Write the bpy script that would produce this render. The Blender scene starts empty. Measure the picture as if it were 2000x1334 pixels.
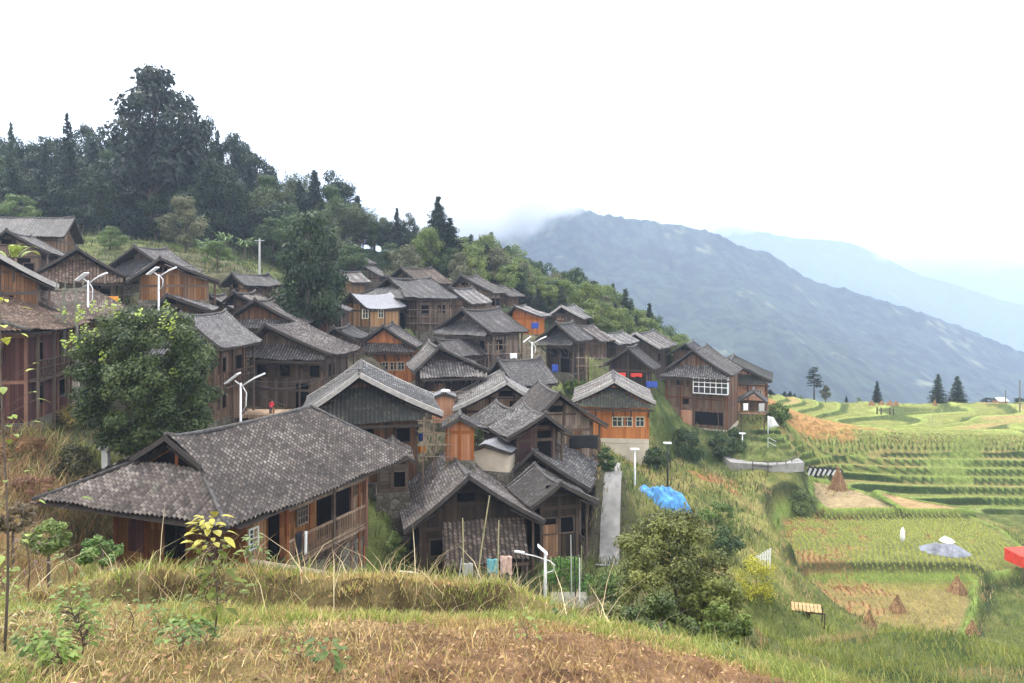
import bpy, bmesh, math, random
import numpy as np
from mathutils import Vector, Matrix
C = bpy.context.scene
R = math.radians
random.seed(7); rng = np.random.default_rng(7)

# ---------------- camera, sky, sun, exposure ----------------
F = 1511.0; HY = 560.0                        # focal length and eye-level row of the photograph (2000 px wide)
cam = bpy.data.cameras.new('camera'); camo = bpy.data.objects.new('camera', cam); C.collection.objects.link(camo)
camo.location = (0, 0, 0); camo.rotation_euler = (R(90), 0, 0)
cam.sensor_width = 36; cam.lens = 36 * F / 2000; cam.shift_y = -(667 - HY) / 2000
cam.clip_start = 0.2; cam.clip_end = 20000
C.camera = camo
SUN_EL, SUN_AZ = R(58), R(-40)                # azimuth clockwise from +Y
w = bpy.data.worlds.new('World'); C.world = w; w.use_nodes = True
nt = w.node_tree; nt.nodes.clear()
sky = nt.nodes.new('ShaderNodeTexSky'); sky.sky_type = 'NISHITA'; sky.sun_disc = False
sky.sun_elevation = SUN_EL; sky.sun_rotation = SUN_AZ; sky.air_density = 1.2; sky.dust_density = 3.0; sky.ozone_density = 1.0
mixw = nt.nodes.new('ShaderNodeMix'); mixw.data_type = 'RGBA'; mixw.inputs[0].default_value = 0.86
mixw.inputs[7].default_value = (14.3, 14.4, 14.5, 1)   # the even white cloud cover
bg = nt.nodes.new('ShaderNodeBackground'); bg.inputs[1].default_value = 0.125
ow = nt.nodes.new('ShaderNodeOutputWorld')
nt.links.new(sky.outputs[0], mixw.inputs[6]); nt.links.new(mixw.outputs[2], bg.inputs[0]); nt.links.new(bg.outputs[0], ow.inputs[0])
sl = bpy.data.lights.new('sun', 'SUN'); sl.energy = 2.8; sl.angle = R(10); sl.color = (1, 0.94, 0.85)
so = bpy.data.objects.new('sun', sl); C.collection.objects.link(so)
sd = Vector((math.sin(SUN_AZ) * math.cos(SUN_EL), math.cos(SUN_AZ) * math.cos(SUN_EL), math.sin(SUN_EL)))
so.rotation_euler = sd.to_track_quat('Z', 'Y').to_euler()
C.view_settings.view_transform = 'Standard'; C.view_settings.look = 'None'; C.view_settings.gamma = 1
C.view_settings.exposure = 0.8
C.cycles.use_denoising = True
C.cycles.volume_bounces = 3; C.cycles.max_bounces = 8; C.cycles.diffuse_bounces = 3; C.cycles.transmission_bounces = 4
C.cycles.transparent_max_bounces = 16

# ---------------- helpers ----------------
def W3(px, py, Y):                            # a surveyed point: bearing and drop at a chosen distance
    return Vector(((px - 1000) / F * Y, Y, (HY - py) / F * Y))
def Wz(px, py, z):
    Y = -z * F / (py - HY); return ((px - 1000) / F * Y, Y)
def link(o, parent=None):
    C.collection.objects.link(o)
    if parent is not None: o.parent = parent
    return o
def tag(o, label=None, cat=None, group=None, kind=None):
    if label: o['label'] = label
    if cat: o['category'] = cat
    if group: o['group'] = group
    if kind: o['kind'] = kind
    return o
def empty(name, loc=(0, 0, 0), rz=0, **k):
    o = bpy.data.objects.new(name, None); o.location = loc; o.rotation_euler = (0, 0, rz); o.empty_display_size = .3
    link(o); return tag(o, **k)
def npmesh(name, V, Fq, uv=None, col=None, smooth=False):
    """V (n,3); Fq list of arrays (m,k); uv/col per vertex"""
    V = np.asarray(V, dtype=np.float32).reshape(-1, 3)
    if not isinstance(Fq, list): Fq = [Fq]
    Fq = [np.asarray(f, dtype=np.int32) for f in Fq if len(f)]
    me = bpy.data.meshes.new(name)
    me.vertices.add(len(V)); me.vertices.foreach_set('co', V.ravel())
    loops = np.concatenate([f.ravel() for f in Fq]); tot = np.concatenate([np.full(len(f), f.shape[1], np.int32) for f in Fq])
    st = np.concatenate([[0], np.cumsum(tot)[:-1]]).astype(np.int32)
    me.loops.add(len(loops)); me.loops.foreach_set('vertex_index', loops)
    me.polygons.add(len(tot)); me.polygons.foreach_set('loop_start', st); me.polygons.foreach_set('loop_total', tot)
    if smooth: me.polygons.foreach_set('use_smooth', np.ones(len(tot), bool))
    if uv is not None:
        u = me.uv_layers.new(name='UVMap'); u.data.foreach_set('uv', np.asarray(uv, np.float32)[loops].ravel())
    if col is not None:
        a = me.color_attributes.new('Col', 'FLOAT_COLOR', 'POINT')
        c = np.ones((len(V), 4), np.float32); c[:, :3] = col; a.data.foreach_set('color', c.ravel())
    me.update(calc_edges=True)
    return me
def meshobj(name, me, mat=None, parent=None):
    if mat: me.materials.append(mat)
    return link(bpy.data.objects.new(name, me), parent)
class MB:
    def __init__(s): s.v = []; s.f = []; s.uv = []
    def poly(s, pts, uvs=None):
        i = len(s.v); s.v += [tuple(p) for p in pts]; s.f.append(tuple(range(i, i + len(pts))))
        s.uv += uvs if uvs else [(0, 0)] * len(pts)
    def box(s, x0, x1, y0, y1, z0, z1, M=None):
        P = [Vector((x, y, z)) for x in (x0, x1) for y in (y0, y1) for z in (z0, z1)]
        if M is not None: P = [M @ p for p in P]
        dx, dy, dz = x1 - x0, y1 - y0, z1 - z0
        for q, ax in (((0, 1, 3, 2), 0), ((5, 4, 6, 7), 0), ((4, 5, 1, 0), 1), ((2, 3, 7, 6), 1), ((0, 2, 6, 4), 2), ((1, 5, 7, 3), 2)):
            ps = []; uvs = []
            for k in q:
                lx, ly, lz = (x0, x1)[k >> 2], (y0, y1)[(k >> 1) & 1], (z0, z1)[k & 1]
                ps.append(P[k]); uvs.append((ly, lz) if ax == 0 else (lx, lz) if ax == 1 else (lx, ly))
            s.poly(ps, uvs)
        return s
    def bar(s, a, b, t=.06, t2=None, up=(0, 0, 1)):
        a = Vector(a); b = Vector(b); d = b - a; L = d.length
        if L < 1e-6: return s
        d /= L; upv = Vector(up)
        if abs(d.dot(upv)) > .98: upv = Vector((0, 1, 0))
        x = d.cross(upv).normalized(); y = x.cross(d)
        t2 = t if t2 is None else t2
        M = Matrix(((x.x, d.x, y.x, a.x), (x.y, d.y, y.y, a.y), (x.z, d.z, y.z, a.z), (0, 0, 0, 1)))
        return s.box(-t / 2, t / 2, 0, L, -t2 / 2, t2 / 2, M)
    def tube(s, pts, rs, n=7, cap=True):
        pts = [Vector(p) for p in pts]
        if not hasattr(rs, '__len__'): rs = [rs] * len(pts)
        i0 = len(s.v); nr = len(pts); acc = 0
        for i, p in enumerate(pts):
            d = (pts[min(i + 1, nr - 1)] - pts[max(i - 1, 0)]).normalized()
            ref = Vector((0, 0, 1)) if abs(d.z) < .9 else Vector((1, 0, 0))
            x = d.cross(ref).normalized(); y = d.cross(x)
            if i: acc += (p - pts[i - 1]).length
            for k in range(n):
                a = 2 * math.pi * k / n
                s.v.append(tuple(p + (x * math.cos(a) + y * math.sin(a)) * rs[i])); s.uv.append((k / n, acc))
        for i in range(nr - 1):
            for k in range(n):
                k2 = (k + 1) % n
                s.f.append((i0 + i * n + k, i0 + i * n + k2, i0 + (i + 1) * n + k2, i0 + (i + 1) * n + k))
        if cap:
            s.f.append(tuple(i0 + k for k in range(n))[::-1]); s.f.append(tuple(i0 + (nr - 1) * n + k for k in range(n)))
        return s
    def build(s, name, mat, parent=None, smooth=False):
        me = bpy.data.meshes.new(name); me.from_pydata(s.v, [], s.f)
        u = me.uv_layers.new(name='UVMap')
        for l in me.loops: u.data[l.index].uv = s.uv[l.vertex_index]
        if smooth:
            for p in me.polygons: p.use_smooth = True
        me.update()
        return meshobj(name, me, mat, parent)
def vnoise(x, y, seed=0, oct=1, gain=.5):
    r = np.random.default_rng(seed).random((256, 256)).astype(np.float32)
    x = np.asarray(x, float); y = np.asarray(y, float); out = 0; amp = 1; tot = 0
    for o in range(oct):
        xi = np.floor(x).astype(int); yi = np.floor(y).astype(int); fx = x - xi; fy = y - yi
        fx = fx * fx * (3 - 2 * fx); fy = fy * fy * (3 - 2 * fy)
        g = lambda a, b: r[(a + o * 17) % 256, (b + o * 31) % 256]
        out = out + amp * ((g(xi, yi) * (1 - fx) + g(xi + 1, yi) * fx) * (1 - fy) + (g(xi, yi + 1) * (1 - fx) + g(xi + 1, yi + 1) * fx) * fy)
        tot += amp; amp *= gain; x = x * 2.03 + 5.1; y = y * 2.03 + 9.7
    return out / tot                          # 0..1
def sstep(x, a, b):
    t = np.clip((x - a) / (b - a), 0, 1); return t * t * (3 - 2 * t)
def inpoly(x, y, P):
    x = np.asarray(x); ins = np.zeros(x.shape, bool); n = len(P)
    for i in range(n):
        x1, y1 = P[i]; x2, y2 = P[(i + 1) % n]
        c = ((y1 > y) != (y2 > y)); ins ^= c & (x < (x2 - x1) * (y - y1) / ((y2 - y1) + 1e-12) + x1)
    return ins
def dpoly(x, y, P):                           # distance to a polygon's outline, negative inside
    d = np.full(np.shape(x), 1e9)
    for i in range(len(P)):
        x1, y1 = P[i]; x2, y2 = P[(i + 1) % len(P)]
        dx, dy = x2 - x1, y2 - y1; t = np.clip(((x - x1) * dx + (y - y1) * dy) / (dx * dx + dy * dy + 1e-9), 0, 1)
        d = np.minimum(d, np.hypot(x - x1 - t * dx, y - y1 - t * dy))
    return np.where(inpoly(x, y, P), -d, d)

# ---------------- materials ----------------
def newmat(name, rough=.85, spec=.3):
    m = bpy.data.materials.new(name); m.use_nodes = True; t = m.node_tree
    b = t.nodes['Principled BSDF']; b.inputs['Roughness'].default_value = rough
    b.inputs['Specular IOR Level'].default_value = spec
    return m, t, b
def N(t, kind, **k):
    n = t.nodes.new(kind)
    for a, v in k.items(): setattr(n, a, v)
    return n
def ramp(t, fac, stops):
    r = t.nodes.new('ShaderNodeValToRGB'); e = r.color_ramp.elements
    while len(e) < len(stops): e.new(.5)
    for i, (p, c) in enumerate(stops): e[i].position = p; e[i].color = (*c, 1)
    t.links.new(fac, r.inputs[0]); return r.outputs[0]
def mathn(t, op, a, b=None):
    n = N(t, 'ShaderNodeMath', operation=op)
    for i, v in enumerate((a, b)):
        if v is None: continue
        if isinstance(v, (int, float)): n.inputs[i].default_value = v
        else: t.links.new(v, n.inputs[i])
    return n.outputs[0]
def mixc(t, f, a, b, mode='MIX'):
    n = N(t, 'ShaderNodeMix', data_type='RGBA', blend_type=mode)
    for i, v in ((0, f), (6, a), (7, b)):
        if isinstance(v, (int, float)): n.inputs[i].default_value = v
        elif isinstance(v, tuple): n.inputs[i].default_value = (*v, 1)
        else: t.links.new(v, n.inputs[i])
    return n.outputs[2]
def noise(t, scale, detail=4, vec=None, rough=.6):
    n = N(t, 'ShaderNodeTexNoise'); n.inputs['Scale'].default_value = scale; n.inputs['Detail'].default_value = detail
    n.inputs['Roughness'].default_value = rough
    if vec is not None: t.links.new(vec, n.inputs['Vector'])
    return n.outputs[0]
def bump(t, b, h, strength=.5, dist=.03):
    n = N(t, 'ShaderNodeBump'); n.inputs['Strength'].default_value = strength; n.inputs['Distance'].default_value = dist
    t.links.new(h, n.inputs['Height']); t.links.new(n.outputs[0], b.inputs['Normal'])
def plain(name, col, rough=.7, var=.25, sc=3):
    m, t, b = newmat(name, rough)
    tc = N(t, 'ShaderNodeTexCoord').outputs['Object']
    n = noise(t, sc, 5, tc)
    lo = tuple(c * (1 - var) for c in col); hi = tuple(min(1, c * (1 + var)) for c in col)
    t.links.new(ramp(t, n, [(.3, lo), (.7, hi)]), b.inputs['Base Color']); return m
TILE = .24; ROWT = .17
def tile_mat(name, dark, mid, light, moss=.25, shift=0.):
    m, t, b = newmat(name, .7, .35)
    uv = N(t, 'ShaderNodeUVMap').outputs[0]; sp = N(t, 'ShaderNodeSeparateXYZ'); t.links.new(uv, sp.inputs[0])
    fu = mathn(t, 'FLOOR', mathn(t, 'DIVIDE', sp.outputs[0], TILE)); fv = mathn(t, 'FLOOR', mathn(t, 'DIVIDE', sp.outputs[1], ROWT))
    cb = N(t, 'ShaderNodeCombineXYZ'); t.links.new(fu, cb.inputs[0]); t.links.new(fv, cb.inputs[1])
    wn = N(t, 'ShaderNodeTexWhiteNoise', noise_dimensions='2D'); t.links.new(cb.outputs[0], wn.inputs[0])
    big = noise(t, .35, 5, N(t, 'ShaderNodeTexCoord').outputs['Object'], .65)
    fine = noise(t, 9, 6, uv, .8)
    f = mathn(t, 'ADD', mathn(t, 'ADD', mathn(t, 'MULTIPLY', wn.outputs[0], .26), mathn(t, 'MULTIPLY', big, .6)), mathn(t, 'MULTIPLY', fine, .85))
    f = mathn(t, 'SUBTRACT', f, .42 - shift)
    c = ramp(t, f, [(0.22, dark), (.45, mid), (.68, light), (.84, tuple(min(1, q * 1.55) for q in light))])
    mo = noise(t, 1.1, 6, N(t, 'ShaderNodeTexCoord').outputs['Object'], .75)
    mf = mathn(t, 'MULTIPLY', mathn(t, 'GREATER_THAN', mathn(t, 'ADD', mo, mathn(t, 'MULTIPLY', wn.outputs[0], .12)), .68), moss)
    c = mixc(t, mf, c, (.12, .12, .06))
    # dark line where one tile row laps the next, shade painted into the channels between the columns
    fr = mathn(t, 'FRACT', mathn(t, 'DIVIDE', sp.outputs[1], ROWT))
    c = mixc(t, mathn(t, 'MULTIPLY', mathn(t, 'LESS_THAN', fr, .24), .8), c, (.02, .018, .018))
    fc = mathn(t, 'ABSOLUTE', mathn(t, 'SUBTRACT', mathn(t, 'FRACT', mathn(t, 'DIVIDE', sp.outputs[0], TILE)), .5))
    c = mixc(t, mathn(t, 'MULTIPLY', mathn(t, 'GREATER_THAN', fc, .33), .88), c, (.02, .017, .016))
    oi = N(t, 'ShaderNodeObjectInfo'); hs = N(t, 'ShaderNodeHueSaturation')
    t.links.new(mathn(t, 'ADD', mathn(t, 'MULTIPLY', oi.outputs['Random'], .55), .72), hs.inputs['Value']); t.links.new(mathn(t, 'ADD', mathn(t, 'MULTIPLY', mathn(t, 'FRACT', mathn(t, 'MULTIPLY', oi.outputs['Random'], 5.7)), .9), .6), hs.inputs['Saturation']); t.links.new(c, hs.inputs['Color'])
    t.links.new(hs.outputs[0], b.inputs['Base Color'])
    bump(t, b, mathn(t, 'ADD', wn.outputs[0], fine), .6, .02)
    return m
def wood_mat(name, cols, pl=.2, gap=.9, horiz=False, rough=.8, stain=.5, rnd=1.):
    """planks follow the UVs, which are metres on the wall"""
    m, t, b = newmat(name, rough, .25)
    uv = N(t, 'ShaderNodeUVMap').outputs[0]; sp = N(t, 'ShaderNodeSeparateXYZ'); t.links.new(uv, sp.inputs[0])
    U, V = (sp.outputs[1], sp.outputs[0]) if horiz else (sp.outputs[0], sp.outputs[1])
    q = mathn(t, 'DIVIDE', U, pl); fu = mathn(t, 'FLOOR', q); fr = mathn(t, 'FRACT', q)
    cb = N(t, 'ShaderNodeCombineXYZ'); t.links.new(fu, cb.inputs[0]); t.links.new(mathn(t, 'FLOOR', mathn(t, 'DIVIDE', V, 2.3)), cb.inputs[1])
    wn = N(t, 'ShaderNodeTexWhiteNoise', noise_dimensions='2D'); t.links.new(cb.outputs[0], wn.inputs[0])
    st = N(t, 'ShaderNodeCombineXYZ'); t.links.new(mathn(t, 'MULTIPLY', U, 30.), st.inputs[0]); t.links.new(mathn(t, 'MULTIPLY', V, 1.6), st.inputs[1])
    grain = noise(t, 1, 5, st.outputs[0], .65)
    tc = N(t, 'ShaderNodeTexCoord').outputs['Object']; big = noise(t, .6, 5, tc, .7)
    f = mathn(t, 'ADD', mathn(t, 'ADD', mathn(t, 'MULTIPLY', wn.outputs[0], .4), mathn(t, 'MULTIPLY', grain, .5)), mathn(t, 'MULTIPLY', big, stain))
    n = len(cols); c = ramp(t, mathn(t, 'MULTIPLY', f, .75), [(.15 + .65 * i / (n - 1), cols[i]) for i in range(n)])
    g = mathn(t, 'GREATER_THAN', mathn(t, 'ABSOLUTE', mathn(t, 'SUBTRACT', fr, .5)), .455)
    c = mixc(t, mathn(t, 'MULTIPLY', g, gap), c, (.012, .01, .008))
    oi = N(t, 'ShaderNodeObjectInfo'); hs = N(t, 'ShaderNodeHueSaturation'); t.links.new(c, hs.inputs['Color'])
    t.links.new(mathn(t, 'ADD', mathn(t, 'MULTIPLY', oi.outputs['Random'], .6 * rnd), 1. - .32 * rnd), hs.inputs['Value']); t.links.new(mathn(t, 'ADD', mathn(t, 'MULTIPLY', mathn(t, 'FRACT', mathn(t, 'MULTIPLY', oi.outputs['Random'], 7.3)), .45 * rnd), 1. - .12 * rnd), hs.inputs['Saturation'])
    t.links.new(hs.outputs[0], b.inputs['Base Color']); bump(t, b, mathn(t, 'SUBTRACT', grain, g), .5, .02)
    return m
def stone_mat(name, a, c2):
    m, t, b = newmat(name, .9, .2)
    tc = N(t, 'ShaderNodeTexCoord').outputs['Object']
    v = N(t, 'ShaderNodeTexVoronoi', feature='DISTANCE_TO_EDGE'); v.inputs['Scale'].default_value = 3.2; t.links.new(tc, v.inputs[0])
    v2 = N(t, 'ShaderNodeTexVoronoi'); v2.inputs['Scale'].default_value = 3.2; t.links.new(tc, v2.inputs[0])
    c = mixc(t, noise(t, 3, 6, tc), a, c2); bw = N(t, 'ShaderNodeRGBToBW'); t.links.new(v2.outputs['Color'], bw.inputs[0]); c = mixc(t, .5, c, bw.outputs[0], 'SOFT_LIGHT')
    c = mixc(t, mathn(t, 'MULTIPLY', mathn(t, 'LESS_THAN', v.outputs[0], .035), .8), c, (.03, .028, .022))
    t.links.new(c, b.inputs['Base Color']); bump(t, b, v.outputs[0], .8, .05); return m
def col_mat(name, rough=.7, trans=0., vary=.3, sc=6.):
    """takes the mesh's own colour attribute (species, straw, soil) with fine variation"""
    m, t, b = newmat(name, rough, .25)
    a = N(t, 'ShaderNodeVertexColor', layer_name='Col').outputs[0]
    n = noise(t, sc, 5, N(t, 'ShaderNodeTexCoord').outputs['Object'], .7)
    c = mixc(t, 1., a, ramp(t, n, [(.3, (1 - vary,) * 3), (.7, (1 + vary,) * 3)]), 'MULTIPLY')
    t.links.new(c, b.inputs['Base Color'])
    if trans:
        tr = N(t, 'ShaderNodeBsdfTranslucent'); t.links.new(c, tr.inputs[0]); mx = N(t, 'ShaderNodeMixShader'); mx.inputs[0].default_value = trans
        t.links.new(b.outputs[0], mx.inputs[1]); t.links.new(tr.outputs[0], mx.inputs[2])
        t.links.new(mx.outputs[0], t.nodes['Material Output'].inputs[0])
    return m
M = {}
M['tile_mid'] = tile_mat('weathered_grey_tile', (.035, .03, .03), (.115, .1, .095), (.30, .28, .27), .3)
M['tile_brown'] = tile_mat('brown_clay_tile', (.028, .019, .015), (.095, .066, .052), (.27, .22, .185), .4)
M['tile_light'] = tile_mat('pale_tile', (.07, .065, .065), (.21, .195, .19), (.42, .40, .39), .15, .05)
M['tile_dark'] = tile_mat('dark_tile', (.018, .017, .018), (.055, .05, .052), (.15, .14, .14), .3)
M['tile_moss'] = tile_mat('mossy_dark_tile', (.015, .017, .014), (.04, .042, .03), (.12, .12, .09), .9)
M['grey_sheet'] = plain('grey_sheet_roofing', (.22, .22, .24), .5, .15)
M['w_dark'] = wood_mat('dark_weathered_planks', [(.024, .017, .012), (.08, .052, .036), (.17, .115, .08)])
M['w_brown'] = wood_mat('brown_planks', [(.06, .032, .02), (.175, .095, .055), (.34, .21, .13)])
M['w_grey'] = wood_mat('grey_weathered_planks', [(.06, .044, .034), (.175, .125, .092), (.34, .26, .2)])
M['w_tan'] = wood_mat('tan_planks', [(.13, .075, .045), (.27, .17, .105), (.4, .29, .2)])
M['w_orange'] = wood_mat('orange_varnished_planks', [(.3, .095, .025), (.52, .18, .05), (.64, .27, .1)], .16, .55, rough=.55, stain=.3, rnd=.1)
M['w_pink'] = wood_mat('new_pinkish_planks', [(.3, .13, .07), (.5, .25, .15), (.6, .36, .24)], .18, .5, rnd=.1)
M['w_red'] = wood_mat('dark_red_brown_planks', [(.03, .014, .014), (.075, .032, .03), (.15, .075, .065)], .22)
M['w_horiz'] = wood_mat('horizontal_boards', [(.04, .028, .022), (.12, .08, .058), (.26, .19, .145)], .2, .9, True)
M['post'] = wood_mat('timber_posts', [(.025, .018, .014), (.065, .046, .036), (.14, .105, .085)], 3., 0.)
M['post_red'] = wood_mat('red_brown_posts', [(.06, .024, .016), (.15, .065, .04), (.25, .13, .085)], 3., 0.)
M['w_salmon'] = wood_mat('salmon_planks', [(.2, .085, .045), (.34, .16, .09), (.44, .24, .15)], .18, .5)
M['w_shade'] = wood_mat('shade_black_planks', [(.008, .006, .005), (.024, .017, .013), (.06, .042, .03)])  # near-black wall colour stands in for the shade inside open gables
M['post_or'] = wood_mat('orange_posts', [(.16, .06, .025), (.3, .11, .045), (.4, .17, .08)], 3., 0.)
M['rafter'] = plain('rafter_wood', (.045, .034, .028), .9)
M['barge'] = plain('pale_bargeboard', (.33, .31, .29), .8, .3)
M['barged'] = plain('dark_bargeboard', (.05, .042, .038), .8, .3)
M['ridge'] = plain('dark_ridge_tile', (.07, .064, .062), .8, .5, 5)
M['plaster'] = plain('cream_plaster', (.56, .49, .39), .9, .16, 1.2)
M['white'] = plain('white_paint', (.78, .78, .78), .5, .05)
M['frame_w'] = plain('pale_window_frame', (.55, .5, .36), .6, .1)
M['stone'] = stone_mat('rubble_stone', (.2, .17, .14), (.11, .105, .08))
M['conc'] = plain('concrete', (.42, .42, .4), .85, .18, 1.5)
M['concd'] = plain('mossy_concrete', (.16, .155, .12), .9, .35, 1.5)
M['path'] = plain('pale_concrete_paving', (.25, .24, .23), .85, .3, 1.7)
M['bark'] = plain('bark', (.09, .07, .055), .95, .4, 8)
M['metal'] = plain('dark_metal', (.03, .03, .035), .5, .2)
M['solar'] = plain('solar_panel', (.02, .03, .06), .25, .1)
gm, gt, gb = newmat('window_glass', .12, .5); gb.inputs['Base Color'].default_value = (.03, .035, .04, 1); M['glass'] = gm
M['dark'] = plain('dark_interior', (.006, .005, .005), 1., .3); M['dark'].node_tree.nodes['Principled BSDF'].inputs['Specular IOR Level'].default_value = 0.  # near-black colour stands in for the unlit space behind openings
M['blue'] = plain('blue_tarpaulin', (.07, .25, .55), .5, .6, 2.2)
M['navy'] = plain('blue_cloth', (.03, .07, .33), .7, .3)
M['black'] = plain('black_cloth', (.012, .012, .016), .8, .3)
M['red'] = plain('red_cloth', (.62, .05, .03), .7, .25)
M['orange'] = plain('orange_sheet', (.75, .3, .04), .6, .2)
M['gtarp'] = plain('grey_tarpaulin', (.17, .18, .21), .55, .45, 1.2)
M['teal'] = plain('teal_cloth', (.16, .42, .48), .7, .4, 9)
M['pinkc'] = plain('pink_and_white_cloth', (.62, .42, .36), .7, .45, 7)
M['bamboo'] = plain('bamboo_poles', (.4, .36, .2), .6, .3, 2)
M['newwood'] = plain('new_sawn_wood', (.42, .26, .12), .7, .3, 2)
M['skin'] = plain('skin', (.45, .27, .19), .6, .05)
M['leaf'] = col_mat('foliage', .55, .22, .35, 1.3)
M['grass'] = col_mat('grass_blades', .65, .25, .2, 3)
M['straw'] = plain('rice_straw', (.36, .2, .1), .95, .45, 6)
# ---------------- the houses: where each stands and its proportions ----------------
# A = front gable apex, el / er = front eave corners, base = ground at the front wall (bearings seen at distance Y), th = heading of the ridge
HS = []
def H(key, A, Y, th, el, er, L, base, label, **k):
    if not k.pop('abs', 0): th += math.degrees(math.atan2(A[0] - 1000, F))
    t = R(th); v = (math.sin(t), math.cos(t)); u = (math.cos(t), -math.sin(t))
    A3 = W3(A[0], A[1], Y)
    def hit(p):
        d = W3(p[0], p[1], 1.); s = (A3.x * v[0] + A3.y * v[1]) / (d.x * v[0] + d.y * v[1]); q = d * s - A3
        return q.x * u[0] + q.y * u[1], q.z
    wl = wr = drop = None; dl = []
    if el is not None:
        if isinstance(el, tuple): a, z = hit(el); wl = -a; dl.append(-z)
        else: wl = el
    if er is not None:
        if isinstance(er, tuple): a, z = hit(er); wr = a; dl.append(-z)
        else: wr = er
    if wl is None: wl = wr
    if wr is None: wr = wl
    wl = min(max(wl, 1.), 8) if wl else 3; wr = min(max(wr, 1.), 8) if wr else 3
    rx = k.pop('rx', None); bx = k.pop('bx', None)
    for q, w0 in ((rx, wr), (bx, 0.)):
        if q is not None:
            kk = (q - 1000) / F; den = v[0] - kk * v[1]
            if abs(den) > .12: L = min(max((kk * (A3.y + w0 * u[1]) - (A3.x + w0 * u[0])) / den, 3.), 12.)
    drop = k.pop('drop', None) or (sum(dl) / len(dl) if dl else .45 * (wl + wr) / 2)
    wl = min(max(wl, 1.), 8); wr = min(max(wr, 1.), 8)
    ov = k.get('ov', .8); zb = (HY - base) / F * (Y + ov)
    h = dict(key=key, A=A3, Y=Y, th=t, u=u, v=v, wl=wl, wr=wr, drop=drop, L=L, zb=zb, H=A3.z - zb, label=label, wall='w_grey', tile='tile_mid',
             kind='pent', ov=ov, side=.9, sk=1.2, win=[], lamps=[], open_low=0, frame='post', base_mat='stone', barge='barged', win2=[])
    h.update(k); HS.append(h); return h
# --- left edge
H('long', (146, 431), 80, -80, 5.2, 5.2, 17, 497, 'long low dark-tiled house at the upper left edge below the dark wood', wall='w_tan', tile='tile_dark', drop=2.1, kind='plain')
H('ul2', (12, 456), 66, 14, (-60, 492), (98, 499), 8, 545, 'grey-walled house with a pale right roof slope, just below the long low dark-tiled house', wall='w_grey', kind='plain')
H('ul3', (-52, 478), 44, -6, (-210, 560), (115, 569), 9, 645, 'wooden house cut by the left edge, its long roof edge sloping past an orange-tan wall', wall='w_brown', kind='plain', barge='barge')
H('g4', (150, 491), 62, 1, (48, 546), (252, 544), 9, 606, 'house with a fully tiled brown front gable, right behind the leftmost double-armed street lamp', wall='w_grey', tile='tile_brown', sk=1.4, skt=.18, frame='post')
H('g5', (262, 487), 73, 48, 4.6, 4.6, 8, 540, 'dark house with a triangular tiled gable and level ridge, below the olive tan tree', wall='w_dark', tile='tile_dark', drop=2.2, skt=.3, bx=325)
H('g6', (312, 511), 60, 3, (246, 548), (430, 556), 9, 590, 'wide brown house whose plain gable stands behind the second street lamp from the left', wall='w_brown', kind='plain', open_low=0, bx=345)
H('g7', (325, 583), 58, 14, (290, 602), (408, 615), 7, 655, 'small-gabled house with its pale roof slope showing right above the big round tree', wall='w_dark', kind='plain', tile='tile_light', bx=350)
H('g8', (408, 580), 70, 26, (372, 600), (462, 616), 7, 660, 'low house with tan gable boards behind the one with orange-tan gable boards', wall='w_tan', kind='plain', rx=490)
H('cab', (452, 540), 76, 62, 2.6, 2.6, 4, 585, 'tiny tan cabin under a dark roof on the bank left of the dark evergreen', wall='w_tan', tile='tile_dark', kind='plain', drop=1.)
H('g10', (497, 592), 65, 14, (418, 637), (586, 634), 7, 700, 'house with orange-tan gable boards over a dark skirt roof, left of centre', wall='w_brown', skt=.62, bx=532)
H('g11', (517, 641), 56, 31, (455, 680), (648, 708), 9.5, 800, 'dark two-storey house with a broad grey roof slope, standing above the person in red', wall='w_dark', tile='tile_mid', skt=.5, open_low=0, rx=706)
H('g12', (352, 622), 48, 29, (262, 668), (431, 698), 7.5, 828, 'house half hidden by the big round tree, with pale posts and an orange-brown base', wall='w_brown', tile='tile_light', skt=.55, frame='post', rx=512)
H('g13', (592, 573), 73, 12, (532, 600), (676, 620), 7, 662, 'house with its whole gable tiled over light planks, right below the dark evergreen', wall='w_grey', skt=.15, sk=1.5, bx=610)
H('g14', (684, 577), 80, 58, 2.9, 2.9, 5, 640, 'tan plank cabin with two small square windows under a smooth grey roof', wall='w_tan', tile='grey_sheet', kind='plain', drop=1.35, side=.5,
  win=[('r', 708, 606, 718, 621, 'w'), ('r', 739, 606, 748, 620, 'w')])
H('g15', (748, 642), 75, 10, (688, 682), (814, 680), 5.5, 776, 'bright orange-planked house with a strip of six windows above white plaster, beneath the tan cabin', wall='w_orange', tile='tile_mid', skt=.62, frame='post_or', plaster=747, side=.6,
  win=[('f', 694, 708, 704, 722, 'y'), ('f', 709, 708, 721, 722, 'y'), ('f', 726, 708, 738, 722, 'y'), ('f', 747, 708, 758, 722, 'y'), ('f', 763, 708, 774, 722, 'y'), ('f', 778, 708, 789, 722, 'y')])
H('g16', (757, 547), 86, 58, 5.4, 5.4, 9.5, 645, 'large grey plank house with a wide dark roof, right of the tan cabin', wall='w_grey', tile='tile_dark', drop=2.1, skt=.45, kind='hip', sk=1.4, rx=896)
H('g16b', (742, 560), 88, 60, 2.2, 2.2, 5, 625, 'low lean roofed annex at the left end of the large grey plank house', wall='w_dark', tile='tile_dark', drop=.9, kind='plain')
H('g17', (782, 526), 104, 55, 4.6, 4.6, 9, 580, 'house with a brownish roof directly behind the large grey plank house', wall='w_dark', tile='tile_brown', drop=2., kind='plain', rx=884)
H('g18', (682, 499), 116, 40, 3., 3., 5, 528, 'topmost tiny-roofed house against the wood right of the dark evergreen', wall='w_grey', drop=1.3, kind='plain', rx=722)
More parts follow.
